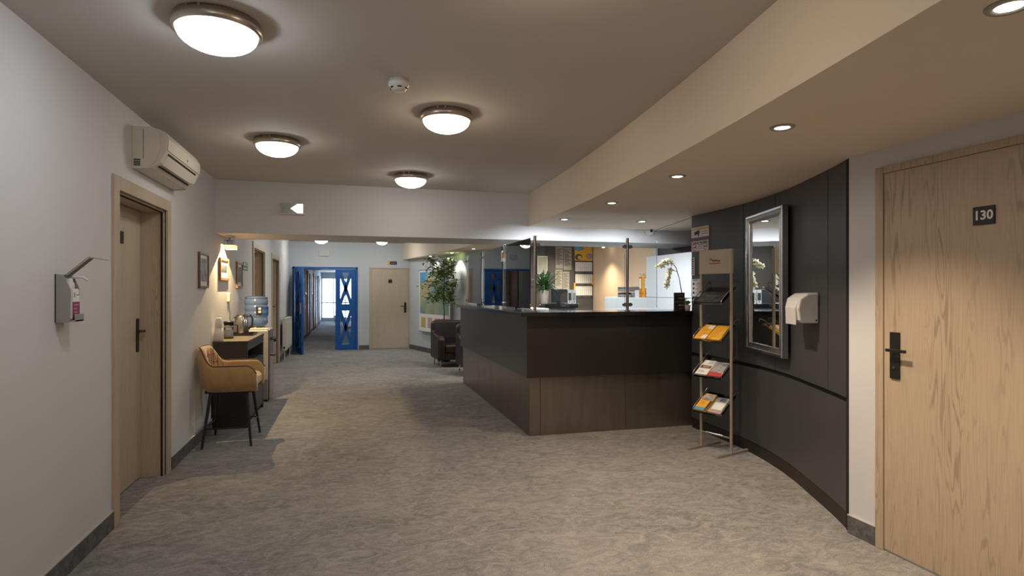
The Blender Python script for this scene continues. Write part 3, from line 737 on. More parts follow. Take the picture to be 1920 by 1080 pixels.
for i in (17, 20, 24, 28, 31):
    for z0 in (.74, .82):
        s = i / N; x, y = plan(s, .068); k = abs(s - .5) * 2
        if z0 < rim(s) - .05: MB().ell((x - .02 * max(0, 1 - k * 1.6), y, z0), .010, .010, .010, 8, 6).build('button', 'velvetdark', t)
q = MB()
for i in (14, 17, 20, 22, 24, 26, 28, 31, 34):
    s = i / N; k = abs(s - .5) * 2; x, y = plan(s, .062); x2, y2 = plan(s, .088); ln = .02 * max(0, 1 - k * 1.6)
    q.tube([(x2, y2, zb + .11), (x - ln * .5, y, zb + .20), (x - ln, y, rim(s) - .03)], .0035, 5)
q.build('channel_seam', 'velvetdark', t)
for sx in (-1, 1):
    for sy in (-1, 1):
        MB().cyl((sx * .15, sy * .17, zb), (sx * .205 + (.0), sy * .275, 0), .016, 10, .010).build('leg', 'black', t)
ring = [(sx * .185, sy * .235, .17) for sx, sy in ((-1, -1), (1, -1), (1, 1), (-1, 1), (-1, -1))]
for a, b in zip(ring, ring[1:]): MB().cyl(a, b, .007, 8).build('footrest', 'black', t)

# radiator
t = thing('radiator', 'cream panel radiator on the left wall beside the blue doors', 'radiator', (XL + .016, 13.35, .22))
MB().box(.035, .105, -.70, .50, 0, .62).build('panel', 'rad', t, bevel=.01)
for k in range(22): MB().box(.105, .111, -.67 + k * .053, -.645 + k * .053, .05, .57).build('rib', 'rad', t, bevel=.003)
MB().box(.03, .11, -.71, .51, .62, .64).build('top_grille', 'rad', t, bevel=.003)
MB().cyl((.07, -.72, .06), (.07, -.70, .06), .02, 10).build('valve', 'black', t)
for yy in (-.5, .3): MB().box(0, .04, yy, yy + .04, .1, .5).build('bracket', 'silver', t)
MB().cyl((.07, -.62, -.22), (.07, -.62, 0), .01, 8).cyl((.07, .42, -.22), (.07, .42, 0), .01, 8).build('pipe', 'rad', t)

# ------------------------------------------------------------------ reception counter
t = thing('reception_counter', 'long L-shaped reception counter in dark laminate with bronze lower panels', 'counter', (2.3, 6.4, 0))
CT = 1.215
wt = [(1.575, 5.375), (3.432, 5.375), (3.432, 5.415), (3.575, 5.415), (3.575, 5.90), (2.16, 5.90), (2.16, 9.06), (1.595, 9.06)]
MB().poly(wt, CT - .04, CT).build('worktop', 'top', t, True, .003)
MB().box(1.652, 3.575, 5.45, 5.475, .575, CT - .04).build('upper_panel', 'lam', t, True, .002)
MB().box(1.652, 1.677, 5.475, 9.02, .575, CT - .04).build('upper_panel', 'lam', t, True, .002)
for a, b in ((1.690, 1.800), (1.803, 2.72), (2.723, 3.575)): MB().box(a, b, 5.49, 5.51, 0, .572).build('lower_panel', 'bronze', t, True, .002)
for a, b in ((5.51, 6.65), (6.653, 7.85), (7.853, 9.0)): MB().box(1.690, 1.71, a, b, 0, .572).build('lower_panel', 'bronze', t, True, .002)
MB().box(1.72, 3.425, 5.515, 5.56, 0, CT - .045).box(1.712, 1.76, 5.56, 9.0, 0, CT - .045).box(1.76, 2.1, 8.96, 9.0, 0, CT - .045).build('carcass', 'console', t, True)

# glass screens on the counter
t = thing('counter_screen', 'clear glass screens on steel posts along the reception counter', 'glass screen', (1.78, 5.6, CT))
posts = [(1.78, 5.60), (2.795, 5.60), (1.76, 6.72), (1.76, 7.88), (1.76, 9.00)]
GZ0, GZ1 = CT + .03, 1.955
for i, (px, py) in enumerate(posts):
    R = .016 if i < 2 else .013
    p = MB().cyl((px, py, CT), (px, py, 1.975), R, 14).build('post', 'steel', t, True)
    MB().cyl((px, py, CT), (px, py, CT + .008), .03, 14).build('foot_flange', 'steel', p, True)
    for z in (CT + .065, 1.885):
        if i < 2: MB().cyl((px - .055, py, z), (px + .055, py, z), .010, 10).cyl((px + .03, py - .014, z), (px + .03, py + .014, z), .02, 12).cyl((px - .03, py - .014, z), (px - .03, py + .014, z), .02, 12).build('clamp', 'steel', p, True)
        else: MB().cyl((px, py - .05, z), (px, py + .05, z), .010, 10).cyl((px - .03, py, z), (px + .012, py, z), .018, 12).build('clamp', 'steel', p, True)
    
MB().box(1.805, 2.765, 5.597, 5.605, GZ0, GZ1).build('glass_pane', 'glass', t, True)
MB().box(2.825, 3.14, 5.597, 5.605, GZ0, GZ1).build('glass_pane', 'glass', t, True)
for a, b in ((5.63, 6.69), (6.75, 7.85), (7.91, 8.97)): MB().box(1.736, 1.744, a, b, GZ0, GZ1).build('glass_pane', 'glass', t, True)

# things on the counter
t = thing('desk_phone', 'small black phone on the far end of the counter', 'phone', (1.93, 8.55, CT))
MB().prism([(-.10, -.09, 0), (-.10, -.09, .05), (.10, -.09, .02), (.10, -.09, 0)], (0, .18, 0)).build('base', 'black', t, bevel=.006)
MB().tube([(-.06, -.08, .055), (-.06, -.06, .075), (-.06, .06, .075), (-.06, .08, .055)], [.018, .013, .013, .018], 8).build('handset', 'black', t)
t = thing('glass_bowl', 'small cut glass bowl on the counter beside the corner screen post', 'bowl', (1.90, 6.55, CT))
MB().lathe([(.05, 0), (.055, .004), (.085, .055), (.082, .056), (.05, .01), (.002, .008)], n=20).build('bowl', 'acrylic', t)
for k in range(6): MB().ell((.04 * math.cos(k * 1.05), .04 * math.sin(k * 1.05), .03), .018, .018, .014, 8, 6).build('sweet', ('paper', 'silver', 'white')[k % 3], t)
for k, (x, y, a) in enumerate(((2.03, 6.38, .1), (2.02, 6.62, .02))):
    o = MB().box(-.105, .105, -.148, .148, 0, .012).build('paper_stack', 'paper', bevel=.001); o.location = (x, y, CT); o.rotation_euler = (0, 0, a)
    if k: o.location.y = 6.70
    tag(o, ('white paper pile lying on the counter nearest the corner post', 'white paper pile lying on the counter next to the glass bowl')[k], 'paper', 'paper piles on the counter')

# orchid in front of the white cabinet
t = thing('potted_orchid', 'cream flowering orchid in grey pot on the right end of the counter', 'orchid', (3.575, 5.80, CT))
t.location = (3.485, 5.66, CT)
MB().lathe([(.05, 0), (.055, .006), (.066, .10), (.062, .102), (.055, .085), (.002, .083)], n=20).build('pot', 'potgrey', t)
MB().tube([(0, 0, .08), (-.015, .0, .2), (-.035, .01, .34), (-.075, .01, .46), (-.13, .01, .525), (-.20, .01, .525), (-.26, .01, .50)], [.005, .005, .004, .004, .003, .003, .002], 6).build('stem', 'stem', t)
MB().tube([(-.035, .01, .34), (-.07, .0, .42), (-.13, -.01, .43), (-.18, -.01, .37), (-.20, -.01, .25)], [.004, .003, .003, .002, .002], 6).build('stem', 'stem', t)
def blade(b, base, dr, up, L, w0, droop, m=None, fold=.25, seg=5):
    """an arching strap leaf"""
    base = Vector(base); dr = Vector((math.cos(dr), math.sin(dr), 0)); side = Vector((-dr.y, dr.x, 0)); rows = []
    for i in range(seg + 1):
        s = i / seg; p = base + dr * (L * s * math.cos(up)) + Vector((0, 0, L * s * math.sin(up) - droop * s * s))
        wv = w0 * math.sin(PI * min(1, .12 + s * .88)) ** .8 if s < 1 else .001
        rows += [p - side * wv + Vector((0, 0, wv * fold)), p, p + side * wv + Vector((0, 0, wv * fold))]
    fs = []
    for i in range(seg):
        for j in range(2): a = i * 3 + j; fs.append((a, a + 1, a + 4, a + 3))
    b.add(rows, fs, m, True)
for k in range(5):
    q = MB(); blade(q, (0, 0, .085), k * 1.3 + .4, .7, .15, .022, .05); q.build('leaf', 'leafd', t)
def flower_mesh():
    q = MB()
    for k in range(5):
        a = k * 2 * PI / 5; c, s2 = math.cos(a), math.sin(a)
        q.add([(0, 0, 0), (.014 * c - .009 * s2, -.004, .014 * s2 + .009 * c), (.028 * c, -.001, .028 * s2), (.014 * c + .009 * s2, -.004, .014 * s2 - .009 * c)], [(0, 1, 2, 3)])
    q.ell((0, -.006, -.002), .006, .006, .006, 6, 4, 'landtan'); return q
q = MB()
for k in range(26): blade(q, (-.55, 28.3, .28), k * .9, .5 + .25 * (k % 4), .35 + .06 * (k % 3), .04, .12)
q.build('foliage', 'leafd', bpy.data.objects['window_plant'], True)['kind'] = 'stuff'
fl = flower_mesh().build('flower', 'petalish', t); first = True
spots = [(-.13 - .02 * k, .01 + .012 * ((k % 3) - 1), .525 - .0035 * (k - 2) ** 2 * .5 + .014 * ((k * 7) % 3 - 1)) for k in range(9)] + [(-.165 - .006 * k, -.01 + .012 * ((k % 3) - 1), .43 - .024 * k) for k in range(8)]
for i, p in enumerate(spots):
    o = fl if i == 0 else fl.copy()
    if i: COL.objects.link(o); o.parent = t
    o.location = p; o.rotation_euler = (random.uniform(-.4, .4), random.uniform(0, 6), random.uniform(-.7, .4)); sc = random.uniform(1.25, 1.7); o.scale = (sc, sc, sc)
t = thing('patterned_card_stand', 'dark patterned card stand beside the orchid pot', 'card stand', (3.345, 5.50, CT))
t.rotation_euler = (0, 0, -.25)
MB().box(-.055, .055, -.012, .012, 0, .19).build('board', 'leather', t, bevel=.002)
q = MB()
for k in range(5): q.box(-.052, -.015, -.0128, -.012, .012 + k * .036, .032 + k * .036, 'ink' if k % 2 else 'photodark').box(-.010, .048, -.0128, -.012, .014 + k * .036, .030 + k * .036, 'mixprint' if k in (1, 3) else 'walnut')
q.build('card_print', 'walnut', t)
MB().box(-.055, .055, -.03, .03, 0, .006).build('foot', 'ink', t)
t = thing('small_potted_plant', 'low green plant in white pot at the wall end of the counter', 'plant', (3.36, 5.50, CT)); t.location = (3.392, 5.415, CT)
MB().lathe([(.024, 0), (.03, .06), (.027, .062), (.025, .05), (.002, .048)], n=18).build('pot', 'white', t)
q = MB()
for k in range(16): blade(q, (0, 0, .06), k * .85, .75 + .2 * (k % 3), .075, .010, .02)
q.build('foliage', 'leaf', t)['kind'] = 'stuff'

# ------------------------------------------------------------------ office behind the counter
t = thing('back_desk', 'dark back desk with raised black shelf behind the counter', 'desk', (2.85, 8.15, 0))
MB().box(2.20, 3.20, 7.98, 8.35, 1.18, 1.235).build('raised_shelf', 'top', t, True, .003)
MB().box(2.22, 3.16, 8.0, 8.33, .75, 1.18).build('riser', 'console', t, True)
MB().box(2.20, 3.9, 7.75, 8.35, .70, .75).build('desk_top', 'white', t, True, .003)
for a in (2.2, 3.86): MB().box(a, a + .04, 7.75, 8.35, 0, .70).build('side', 'console', t, True)
SZ = 1.235
t = thing('monitor', 'black monitor seen from behind on the raised black shelf', 'monitor', (2.93, 8.10, SZ))
MB().box(-.10, .135, -.02, .02, .02, .215).build('screen_housing', 'black', t, bevel=.006)
MB().box(-.02, .03, .0, .03, .0, .06).box(-.08, .09, -.05, .08, 0, .008).build('stand', 'black', t, bevel=.002)
for k, lb in enumerate(('white file box with dark label beside the black monitor', 'white file box at the right end of the raised shelf')):
    t = thing('file_box', lb, 'file box', (3.095 + k * .068, 8.12, SZ), 0, 'file boxes on the raised shelf')
    MB().box(-.03, .03, -.07, .10, 0, .205).build('box', 'white', t, bevel=.003)
    MB().box(-.022, .022, -.072, -.07, .05, .16).build('label', ('ink', 'greypaper')[k], t)
    MB().cyl((0, -.072, .03), (0, -.069, .03), .009, 10).build('finger_hole', 'gap', t)
t = thing('potted_fern', 'leafy green plant in tall cream pot on the raised shelf', 'plant', (2.715, 8.12, SZ))
MB().lathe([(.055, 0), (.06, .005), (.078, .20), (.072, .203), (.066, .185), (.002, .183)], n=22).build('pot', 'potcream', t)
MB().lathe([(.066, .18), (.002, .188)], n=18).build('soil', 'soil', t)
q = MB(); rr = random.Random(3)
for k in range(170):
    blade(q, (rr.uniform(-.04, .04), rr.uniform(-.04, .04), .18 + rr.uniform(0, .10)), rr.uniform(0, 6.28), rr.uniform(.5, 1.45), rr.uniform(.16, .40), rr.uniform(.010, .018), rr.uniform(.06, .24))
q.build('foliage', 'leafd', t)['kind'] = 'stuff'
YW = 10.46
def sheet(name, label, cat, x0, x1, z0, z1, base, rects=(), group=None, y=YW, texts=()):
    q = MB().box(x0, x1, y - .004, y, z0, z1)
    for a, b, c, d, mm in rects: q.quad([(x0 + (x1 - x0) * a, y - .0048, z0 + (z1 - z0) * b), (x0 + (x1 - x0) * c, y - .0048, z0 + (z1 - z0) * b), (x0 + (x1 - x0) * c, y - .0048, z0 + (z1 - z0) * d), (x0 + (x1 - x0) * a, y - .0048, z0 + (z1 - z0) * d)], mm)
    o = q.build(name, base); return tag(o, label, cat, group)
lines = [(.1, .9 - .055 * k, .9 - .15 * ((k * 5) % 3), .92 - .055 * k, 'ink') for k in range(14)]
for k, (a, b, c, d, lb) in enumerate(((3.735, 3.885, 1.85, 2.26, 'upper left grey notice sheet on the dark office wall'), (3.897, 4.055, 1.825, 2.25, 'upper right grey notice sheet on the dark office wall'), (3.73, 3.87, 1.46, 1.83, 'lower left grey notice sheet on the dark office wall'), (3.882, 4.01, 1.42, 1.79, 'lower right grey notice sheet on the dark office wall'))):
    sheet('notice_sheet', lb, 'notice', a, b, c, d, 'greypaper', lines, 'notice sheets on the dark office wall')
t = thing('framed_notice', 'pale green notice in white frame behind the leafy plant', 'notice', (3.47, YW, 1.91))
MB().box(-.10, .10, -.015, 0, -.17, .17).build('frame', 'white', t, bevel=.003)
MB().box(-.085, .085, -.017, -.015, -.155, .155).build('print', 'signface', t)
t = thing('hanging_tag', 'small yellow and white tag on the second glass screen post', 'tag', (1.735, 6.72, 1.78))
MB().box(-.012, -.009, -.03, .03, .035, .095).build('yellow_card', 'yellow', t)
MB().box(-.012, -.009, -.07, .03, -.01, .030).build('white_card', 'paper', t)
t = thing('wall_calendar', 'three month wall calendar with orange picture on the dark office wall', 'calendar', (4.3, YW, 1.3))
MB().box(4.115, 4.487, YW - .004, YW, 1.29, 2.30).build('backing_board', 'ink', t, True)
q = MB().box(4.118, 4.484, YW - .007, YW - .004, 2.0, 2.30)
import math as _m
for cx, cz, rx, rz, mm in ((4.20, 2.24, .10, .055, 'cyan'), (4.20, 2.07, .075, .06, 'photodark'), (4.42, 2.09, .07, .055, 'mixprint'), (4.22, 2.06, .045, .035, 'landtan')):
    q.quad([(cx + rx * math.cos(a), YW - .0076 - .0002 * (rx < .05), cz + rz * math.sin(a)) for a in [2 * PI * k / 18 for k in range(18)]], mm)
q.build('picture_panel', 'yellow', t, True)
for k, (a, b) in enumerate(((1.80, 1.975), (1.57, 1.745), (1.34, 1.515))):
    pd = MB().box(4.13, 4.475, YW - .012, YW - .004, a, b).build('month_pad', 'paper', t, True)
    q = MB()
    for r in range(5):
        for c in range(8): q.box(4.15 + c * .040, 4.166 + c * .040, YW - .0125, YW - .012, a + .015 + r * .026, a + .026 + r * .026)
    q.box(4.15, 4.46, YW - .0125, YW - .012, b - .022, b - .016).build('date_grid', 'greyink', pd, True)
    MB().box(4.13, 4.475, YW - .008, YW - .004, a - .045, a - .008).build('advert_strip', 'photodark', t, True)
for zz, xx in ((1.50, 4.112), (1.66, 4.478)): MB().box(xx - .012, xx + .02, YW - .010, YW - .004, zz - .12, zz + .08).build('yellow_edge', 'yellow', t, True)

t = thing('low_cabinet', 'long low white cabinet under the peach wall', 'cabinet', (4.2, 7.9, 0))
MB().box(4.0, 4.46, 7.42, 8.80, 0, 1.33).build('carcass', 'offwhite', t, True, .003)
for a, b in ((7.43, 7.88), (7.885, 8.335), (8.34, 8.79)): MB().box(3.985, 4.0, a, b, .08, 1.315).build('door', 'offwhite', t, True, .002)
t = thing('tall_cabinet', 'tall white cabinet behind the orchid', 'cabinet', (4.2, 6.9, 0))
MB().box(4.0, 4.46, 6.0, 7.41, 0, 1.90).build('carcass', 'offwhite', t, True, .003)
for a, b in ((6.01, 6.70), (6.706, 7.405)):
    MB().box(3.985, 4.0, a, b, 1.34, 1.895).build('upper_door', 'offwhite', t, True, .002)
    MB().box(3.985, 4.0, a, b, .08, 1.333).build('lower_door', 'offwhite', t, True, .002)
BZ = 1.33
for k, (yy, mm, lb) in enumerate(((7.44, 'orange', 'orange ring binder nearest the tall white cabinet'), (7.525, 'yellow', 'yellow ring binder in the middle of the three on the low cabinet'), (7.61, 'orange', 'orange ring binder left of the yellow one on the low cabinet'))):
    t = thing('ring_binder', lb, 'binder', (4.16, yy + .035, BZ), 0, 'ring binders on the low cabinet')
    MB().box(-.14, .14, -.037, .037, 0, .30).build('cover', mm, t, bevel=.003)
    if k != 1: MB().box(-.142, -.14, -.028, .028, .13, .27).build('spine_label', 'paper', t)
    MB().box(-.139, .139, -.03, .03, .30, .303).build('sheets', 'paper', t)
    MB().cyl((-.1415, 0, .06), (-.1395, 0, .06), .011, 12).build('finger_ring', 'black', t)
t = thing('leaf_wreath', 'small dried olive plant lying over the ring binders', 'plant', (4.10, 7.57, BZ + .303))
q = MB(); rr = random.Random(5)
for k in range(36): blade(q, (rr.uniform(-.05, .05), rr.uniform(-.12, .12), 0.003), rr.uniform(0, 6.28), rr.uniform(.2, 1.1), rr.uniform(.05, .09), .007, .01)
q.build('foliage', 'landtan', t)['kind'] = 'stuff'
t = thing('letter_tray', 'stacked grey letter trays on the low cabinet', 'letter tray', (4.15, 8.16, BZ))
for k, (a, b) in enumerate(((0, .17), (.085, .13))):
    q = MB().box(-.14, .14, -.26 + .05 * k, .20, a, a + .006).box(.134, .14, -.26 + .05 * k, .2, a, a + .07).box(-.14, .14, -.26 + .05 * k, -.254 + .05 * k, a, a + .07).box(-.14, .14, .194, .2, a, a + .07).box(-.14, -.134, -.26 + .05 * k, .2, a, a + .03)
    q.build('tray', 'silver', t)
    MB().box(-.12, .12, -.2 + .05 * k, .18, a + .006, a + .04).build('papers', 'greypaper', t)
t = thing('white_carton', 'small white carton between letter trays and binders', 'box', (4.14, 7.77, BZ))
MB().box(-.10, .10, -.09, .08, 0, .105).build('carton', 'offwhite', t, bevel=.002)
MB().box(-.10, .10, -.005, .005, .105, .106).build('tape', 'greypaper', t)
# warm lamp on the peach wall, and an unseen cool light added for the white cabinets
t = thing('office_spotlight', 'small steel spotlight on the office ceiling by the peach wall', 'lamp', (4.30, 9.62, 2.36))
MB().cyl((0, 0, 0), (0, 0, -.06), .012, 10).build('stem', 'steel', t)
MB().cyl((-.03, 0, -.06), (.03, 0, -.14), .04, 14).build('shade', 'steel', t)
MB().ell((.035, 0, -.15), .03, .03, .02, 10, 6).build('bulb', 'spotglow', t)
lamp('spot', 'SPOT', (0.0, 0, -.19), 165, (1, .80, .55), t, rot=(0, math.radians(32), 0), spot_size=math.radians(140), spot_blend=.8, shadow_soft_size=.04)
t = thing('added_office_light', 'added square cool panel light on the office ceiling, unseen behind the beam', 'lamp', (3.05, 8.6, 2.36))
MB().box(-.3, .3, -.3, .3, -.03, 0).build('frame', 'white', t, bevel=.004)
M['panelglow'] = emit('lit panel', (.86, .93, 1), 30)
MB().box(-.28, .28, -.28, .28, -.033, -.030).build('diffuser', 'panelglow', t)

# ------------------------------------------------------------------ leaflet rack
t = thing('leaflet_rack', 'champagne metal leaflet rack with clear shelves before the dark wall', 'rack', (3.1345, 4.55, 0), math.atan2(-.9497, .313))
for sx, sy0, sy1 in ((-1, -.19, .26), (1, -.20, .23)):
    MB().cyl((sx * .158, 0, .02), (sx * .158, 0, 1.78), .0135, 12).build('pole', 'rackmetal', t)
    MB().box(sx * .158 - .016, sx * .158 + .016, sy0, sy1, 0, .02).build('foot', 'rackmetal', t, bevel=.003)
MB().cyl((-.158, 0, .145), (.158, 0, .145), .010, 10).build('crossbar', 'steel', t)
hb = MB().box(-.172, .172, -.014, .014, 1.575, 1.79).build('header_board', 'rackboard', t, bevel=.004)
q = MB()
q.tube([(-.055, -.0155, 1.70), (-.045, -.0155, 1.708), (-.03, -.0155, 1.703)], .003, 6).tube([(-.03, -.0155, 1.695), (-.01, -.0155, 1.688), (.015, -.0155, 1.694), (.035, -.0155, 1.685), (.055, -.0155, 1.690)], .004, 6)
q.build('script_mark', 'ink', hb)
MB().box(-.06, .06, -.0155, -.014, 1.662, 1.670).build('red_underline', 'redink', hb)
SH = []
for i, z in enumerate((1.305, .980, .662, .342)):
    y0, z0, y1, z1 = -.115, z, .10, z + .155
    sx0, sx1 = -.150, .140
    sh = MB().prism([(sx0, y0, z0 - .004), (sx0, y1, z1 - .004), (sx0, y1, z1), (sx0, y0, z0)], (sx1 - sx0, 0, 0)).build('shelf', 'acrylic', t)
    MB().box(sx0, sx1, y0 - .004, y0, z0 - .004, z0 + .022).build('lip', 'acrylic', sh)
    for xx in (sx0 - .006, sx1 + .002):
        MB().tube([(xx + .002, y0, z0), (xx + .002, y0 - .004, z0 + .03), (xx + .002, y0 + .02, z0 + .055), (xx + .002, y1 - .02, z1 + .03), (xx + .002, y1 + .02, z1 + .045), (xx + .002, y1 + .025, z1 + .02)], .004, 6).build('side_rail', 'steel', sh)
    SH.append((y0, z0, y1, z1))
RX = Matrix.Translation(t.location) @ Matrix.Rotation(t.rotation_euler[2], 4, 'Z')
def leaflet(i, x0, x1, L, label, base, rects, th=.012, marks=None, name='leaflet'):
    y0, z0, y1, z1 = SH[i]; d = Vector((0, y1 - y0, z1 - z0)).normalized(); nn = Vector((0, -d.z, d.y))
    o0 = Vector((0, y0 + .004, z0 + .003)) + nn * .001
    lt = thing(name, label, 'leaflet', RX @ (o0 + Vector(((x0 + x1) / 2, 0, 0))), t.rotation_euler[2], 'leaflets on the rack')
    wv = (x1 - x0) / 2
    MB().prism([(-wv, 0, 0), (wv, 0, 0), tuple(Vector((wv, 0, 0)) + d * L), tuple(Vector((-wv, 0, 0)) + d * L)], nn * th).build('booklet', base, lt)
    q = MB()
    for a, b, c, e, mm in rects:
        P = [Vector((-wv + 2 * wv * u2, 0, 0)) + d * (L * v2) + nn * (th + .0006) for u2, v2 in ((a, b), (c, b), (c, e), (a, e))]
        q.quad(P, mm)
    if rects: q.build('cover_print', base, lt)
    return lt
tx = [(.12, .2 + .12 * k, .6 + .1 * (k % 2), .235 + .12 * k, 'orange') for k in range(5)]
leaflet(0, -.14, .125, .17, 'dark grey leaflet tray on the topmost rack shelf', 'black', [(.05, .1, .95, .9, 'photodark'), (.3, .55, .7, .6, 'greyink')], .014)
leaflet(1, -.145, -.02, .20, 'left yellow leaflet on the second rack shelf', 'yellow', tx + [(.55, .05, .98, .28, 'paper'), (.5, .7, .98, .97, 'paper')], .02)
leaflet(1, -.010, .125, .20, 'right yellow leaflet on the second rack shelf', 'yellow', tx + [(.0, .0, .35, .12, 'orange')], .02)
leaflet(2, -.145, -.02, .20, 'white leaflet with brown eye-shaped picture on the third rack shelf', 'paper', [(.05, .46, .95, .66, 'walnut'), (.25, .5, .75, .62, 'landpink'), (.1, .2, .7, .23, 'greyink'), (.1, .28, .6, .31, 'greyink')], .012)
leaflet(2, -.010, .125, .19, 'grey and red photo leaflet on the third rack shelf', 'mixprint', [(0, 0, 1, .30, 'redink'), (.1, .4, .5, .7, 'greypaper'), (.55, .5, .95, .9, 'photo')], .014)
leaflet(3, -.145, -.02, .21, 'thick yellow and blue booklet on the lowest rack shelf', 'yellow', [(0, 0, 1, .16, 'cyan'), (.05, .62, .95, .86, 'mixprint'), (.15, .36, .6, .41, 'orange'), (.15, .46, .5, .51, 'orange'), (.85, 0, 1, .6, 'ink')], .025)
leaflet(3, -.008, .125, .20, 'pinkish grey photo leaflet on the lowest rack shelf', 'greypaper', [(.0, .0, 1, .2, 'landpink'), (.1, .25, .9, .7, 'paper'), (.3, .76, .75, .97, 'leather')], .012)

# ------------------------------------------------------------------ wall mirror
p0, p1 = Vector((3.382, 4.444)), Vector((3.154, 3.722)); mid = (p0 + p1) / 2; dd = (p1 - p0); wd = dd.length
t = thing('wall_mirror', 'tall mirror in moulded silver frame on the dark curved wall', 'mirror', (mid.x, mid.y, .91), math.atan2(dd.y, dd.x))
hw2, hh = wd / 2, 1.165
profm = [(0, .03), (0, -.012), (.008, -.02), (.022, -.018), (.03, -.010), (.05, -.004), (.066, -.010), (.07, -.004), (.07, .03)]
def moulding(a, b, inward):
    a, b, w2 = Vector(a), Vector(b), Vector(inward)
    d = (b - a).normalized(); q = MB(); vs = []
    for u2, v2 in profm: vs.append(a + (w2 + d) * u2 + Vector((0, v2, 0)))
    for u2, v2 in profm: vs.append(b + (w2 - d) * u2 + Vector((0, v2, 0)))
    n = len(profm); q.add(vs, [(i, (i + 1) % n, n + (i + 1) % n, n + i) for i in range(n)]); return q
C4 = [(-hw2, 0, 0), (hw2, 0, 0), (hw2, 0, hh), (-hw2, 0, hh)]
for k, inw in enumerate(((0, 0, 1), (-1, 0, 0), (0, 0, -1), (1, 0, 0))): moulding(C4[k], C4[(k + 1) % 4], inw).build('frame_side', 'alu', t)
MB().box(-hw2 + .06, hw2 - .06, .006, .02, .06, hh - .06).build('mirror_glass', 'mirror', t)
# paper towel dispenser
yy = 3.36; nrm = Vector((-.93, .367)); 
t = thing('towel_dispenser', 'white paper towel dispenser on the dark curved wall', 'dispenser', (3.068, 3.36, 1.205), math.atan2(.93, .367))
# local x along the wall (away from the camera), y away from the room's wall surface towards the room
pr = [(0, 0), (.10, .0), (.125, .015), (.135, .10), (.12, .165), (.07, .20), (0, .205)]
MB().prism([(-.135, y, z) for y, z in pr], (.25, 0, 0)).build('body', 'dispenserwhite', t, bevel=.012, seg=3)
MB().prism([(-.11, y, z) for y, z in [(.115, .02), (.134, .02), (.134, -.012), (.141, -.014), (.143, .10), (.125, .15)]], (.19, 0, 0)).build('front_flap', 'dispenserwhite', t, bevel=.004)
MB().cyl((-.137, .018, .02), (-.134, .018, .02), .006, 8).build('lock', 'black', t)
# signs on the end of the dark wall
def wallsign(name, label, y0, y1, z0, z1, base, draw):
    (xa, _), (xb, _) = carc(y0 + .0, y1)[0], carc(y0, y1)[-1]
    x = min(xa, xb) - .003
    q = MB().box(x - .004, x + .002, y0, y1, z0, z1)
    draw(q, x - .0048, y0, y1, z0, z1)
    o = q.build(name, base); return tag(o, label, 'sign')
def rq(q, x, a, b, c, d, mm, e=0): q.quad([(x - e, a, c), (x - e, b, c), (x - e, b, d), (x - e, a, d)], mm)
def draw_cctv(q, x, y0, y1, z0, z1):
    rq(q, x, y0 + .015, y1 - .03, z1 - .028, z1 - .014, 'yellow'); rq(q, x, y0, y1, z0, z0 + .012, 'purple')
    q.prism([(x, y1 - .06, z0 + .035), (x, y1 - .15, z0 + .05), (x, y1 - .15, z0 + .085), (x, y1 - .06, z0 + .07)], (-.001, 0, 0), 'ink')
    rq(q, x, y1 - .14, y1 - .12, z0 + .022, z0 + .05, 'ink')
    for k in range(2): rq(q, x, y0 + .02, y1 - .18, z0 + .04 + .02 * k, z0 + .047 + .02 * k, 'greyink')
wallsign('camera_sign', 'pale sign with camera symbol at the end of the dark wall', 5.085, 5.395, 1.958, 2.075, 'paper', draw_cctv)
def ringm(q, x, cy, cz, r, mm, w2=.010):
    n = 20
    for k in range(n):
        a, b = 2 * PI * k / n, 2 * PI * (k + 1) / n
        q.quad([(x, cy + (r - w2) * math.cos(a), cz + (r - w2) * math.sin(a)), (x, cy + r * math.cos(a), cz + r * math.sin(a)), (x, cy + r * math.cos(b), cz + r * math.sin(b)), (x, cy + (r - w2) * math.cos(b), cz + (r - w2) * math.sin(b))], mm)
    q.quad([(x, cy - r * .72, cz + r * .6), (x, cy - r * .6, cz + r * .72), (x, cy + r * .72, cz - r * .6), (x, cy + r * .6, cz - r * .72)], mm)
def draw_smoke(q, x, y0, y1, z0, z1):
    for a, b, c, d in ((y0, y1, z1 - .008, z1), (y0, y1, z0, z0 + .008), (y0, y0 + .008, z0, z1), (y1 - .008, y1, z0, z1)): rq(q, x, a, b, c, d, 'purple', .0001)
    q.text('ZAKAZ PALENIA', .036, (x - .0002, (y0 + y1) / 2, z1 - .03), (0, -1, 0), (0, 0, 1), 'ink')
    for cy in (y0 + .06, y1 - .06):
        rq(q, x, cy - .028, cy + .022, z0 + .043, z0 + .052, 'ink'); ringm(q, x - .0003, cy, z0 + .048, .038, 'redink', .007)
    for k in range(3): rq(q, x, y0 + .115, y1 - .115, z0 + .03 + k * .018, z0 + .036 + k * .018, 'greyink')
wallsign('no_smoking_sign', 'white no smoking sign reading ZAKAZ PALENIA on the dark wall', 5.085, 5.395, 1.822, 1.942, 'paper', draw_smoke)
wallsign('narrow_sign', 'narrow white vertical notice on the dark wall end', 5.345, 5.40, 1.585, 1.77, 'paper', lambda q, x, y0, y1, z0, z1: [rq(q, x, y0 + .015, y1 - .015, z0 + .015 + k * .024, z0 + .029 + k * .024, 'ink') for k in range(7)])
def draw_notice(q, x, y0, y1, z0, z1):
    for k in range(7): rq(q, x, y0 + .02, y1 - .10 + .02 * (k % 2), z0 + .015 + k * .02, z0 + .022 + k * .02, 'redink' if k % 3 == 0 else 'greyink')
    for k in range(3): rq(q, x, y1 - .06, y1 - .03, z0 + .03 + k * .045, z0 + .05 + k * .045, 'ink')
    rq(q, x, y0 + .06, y1 - .04, z1 - .014, z1 - .007, 'ink')
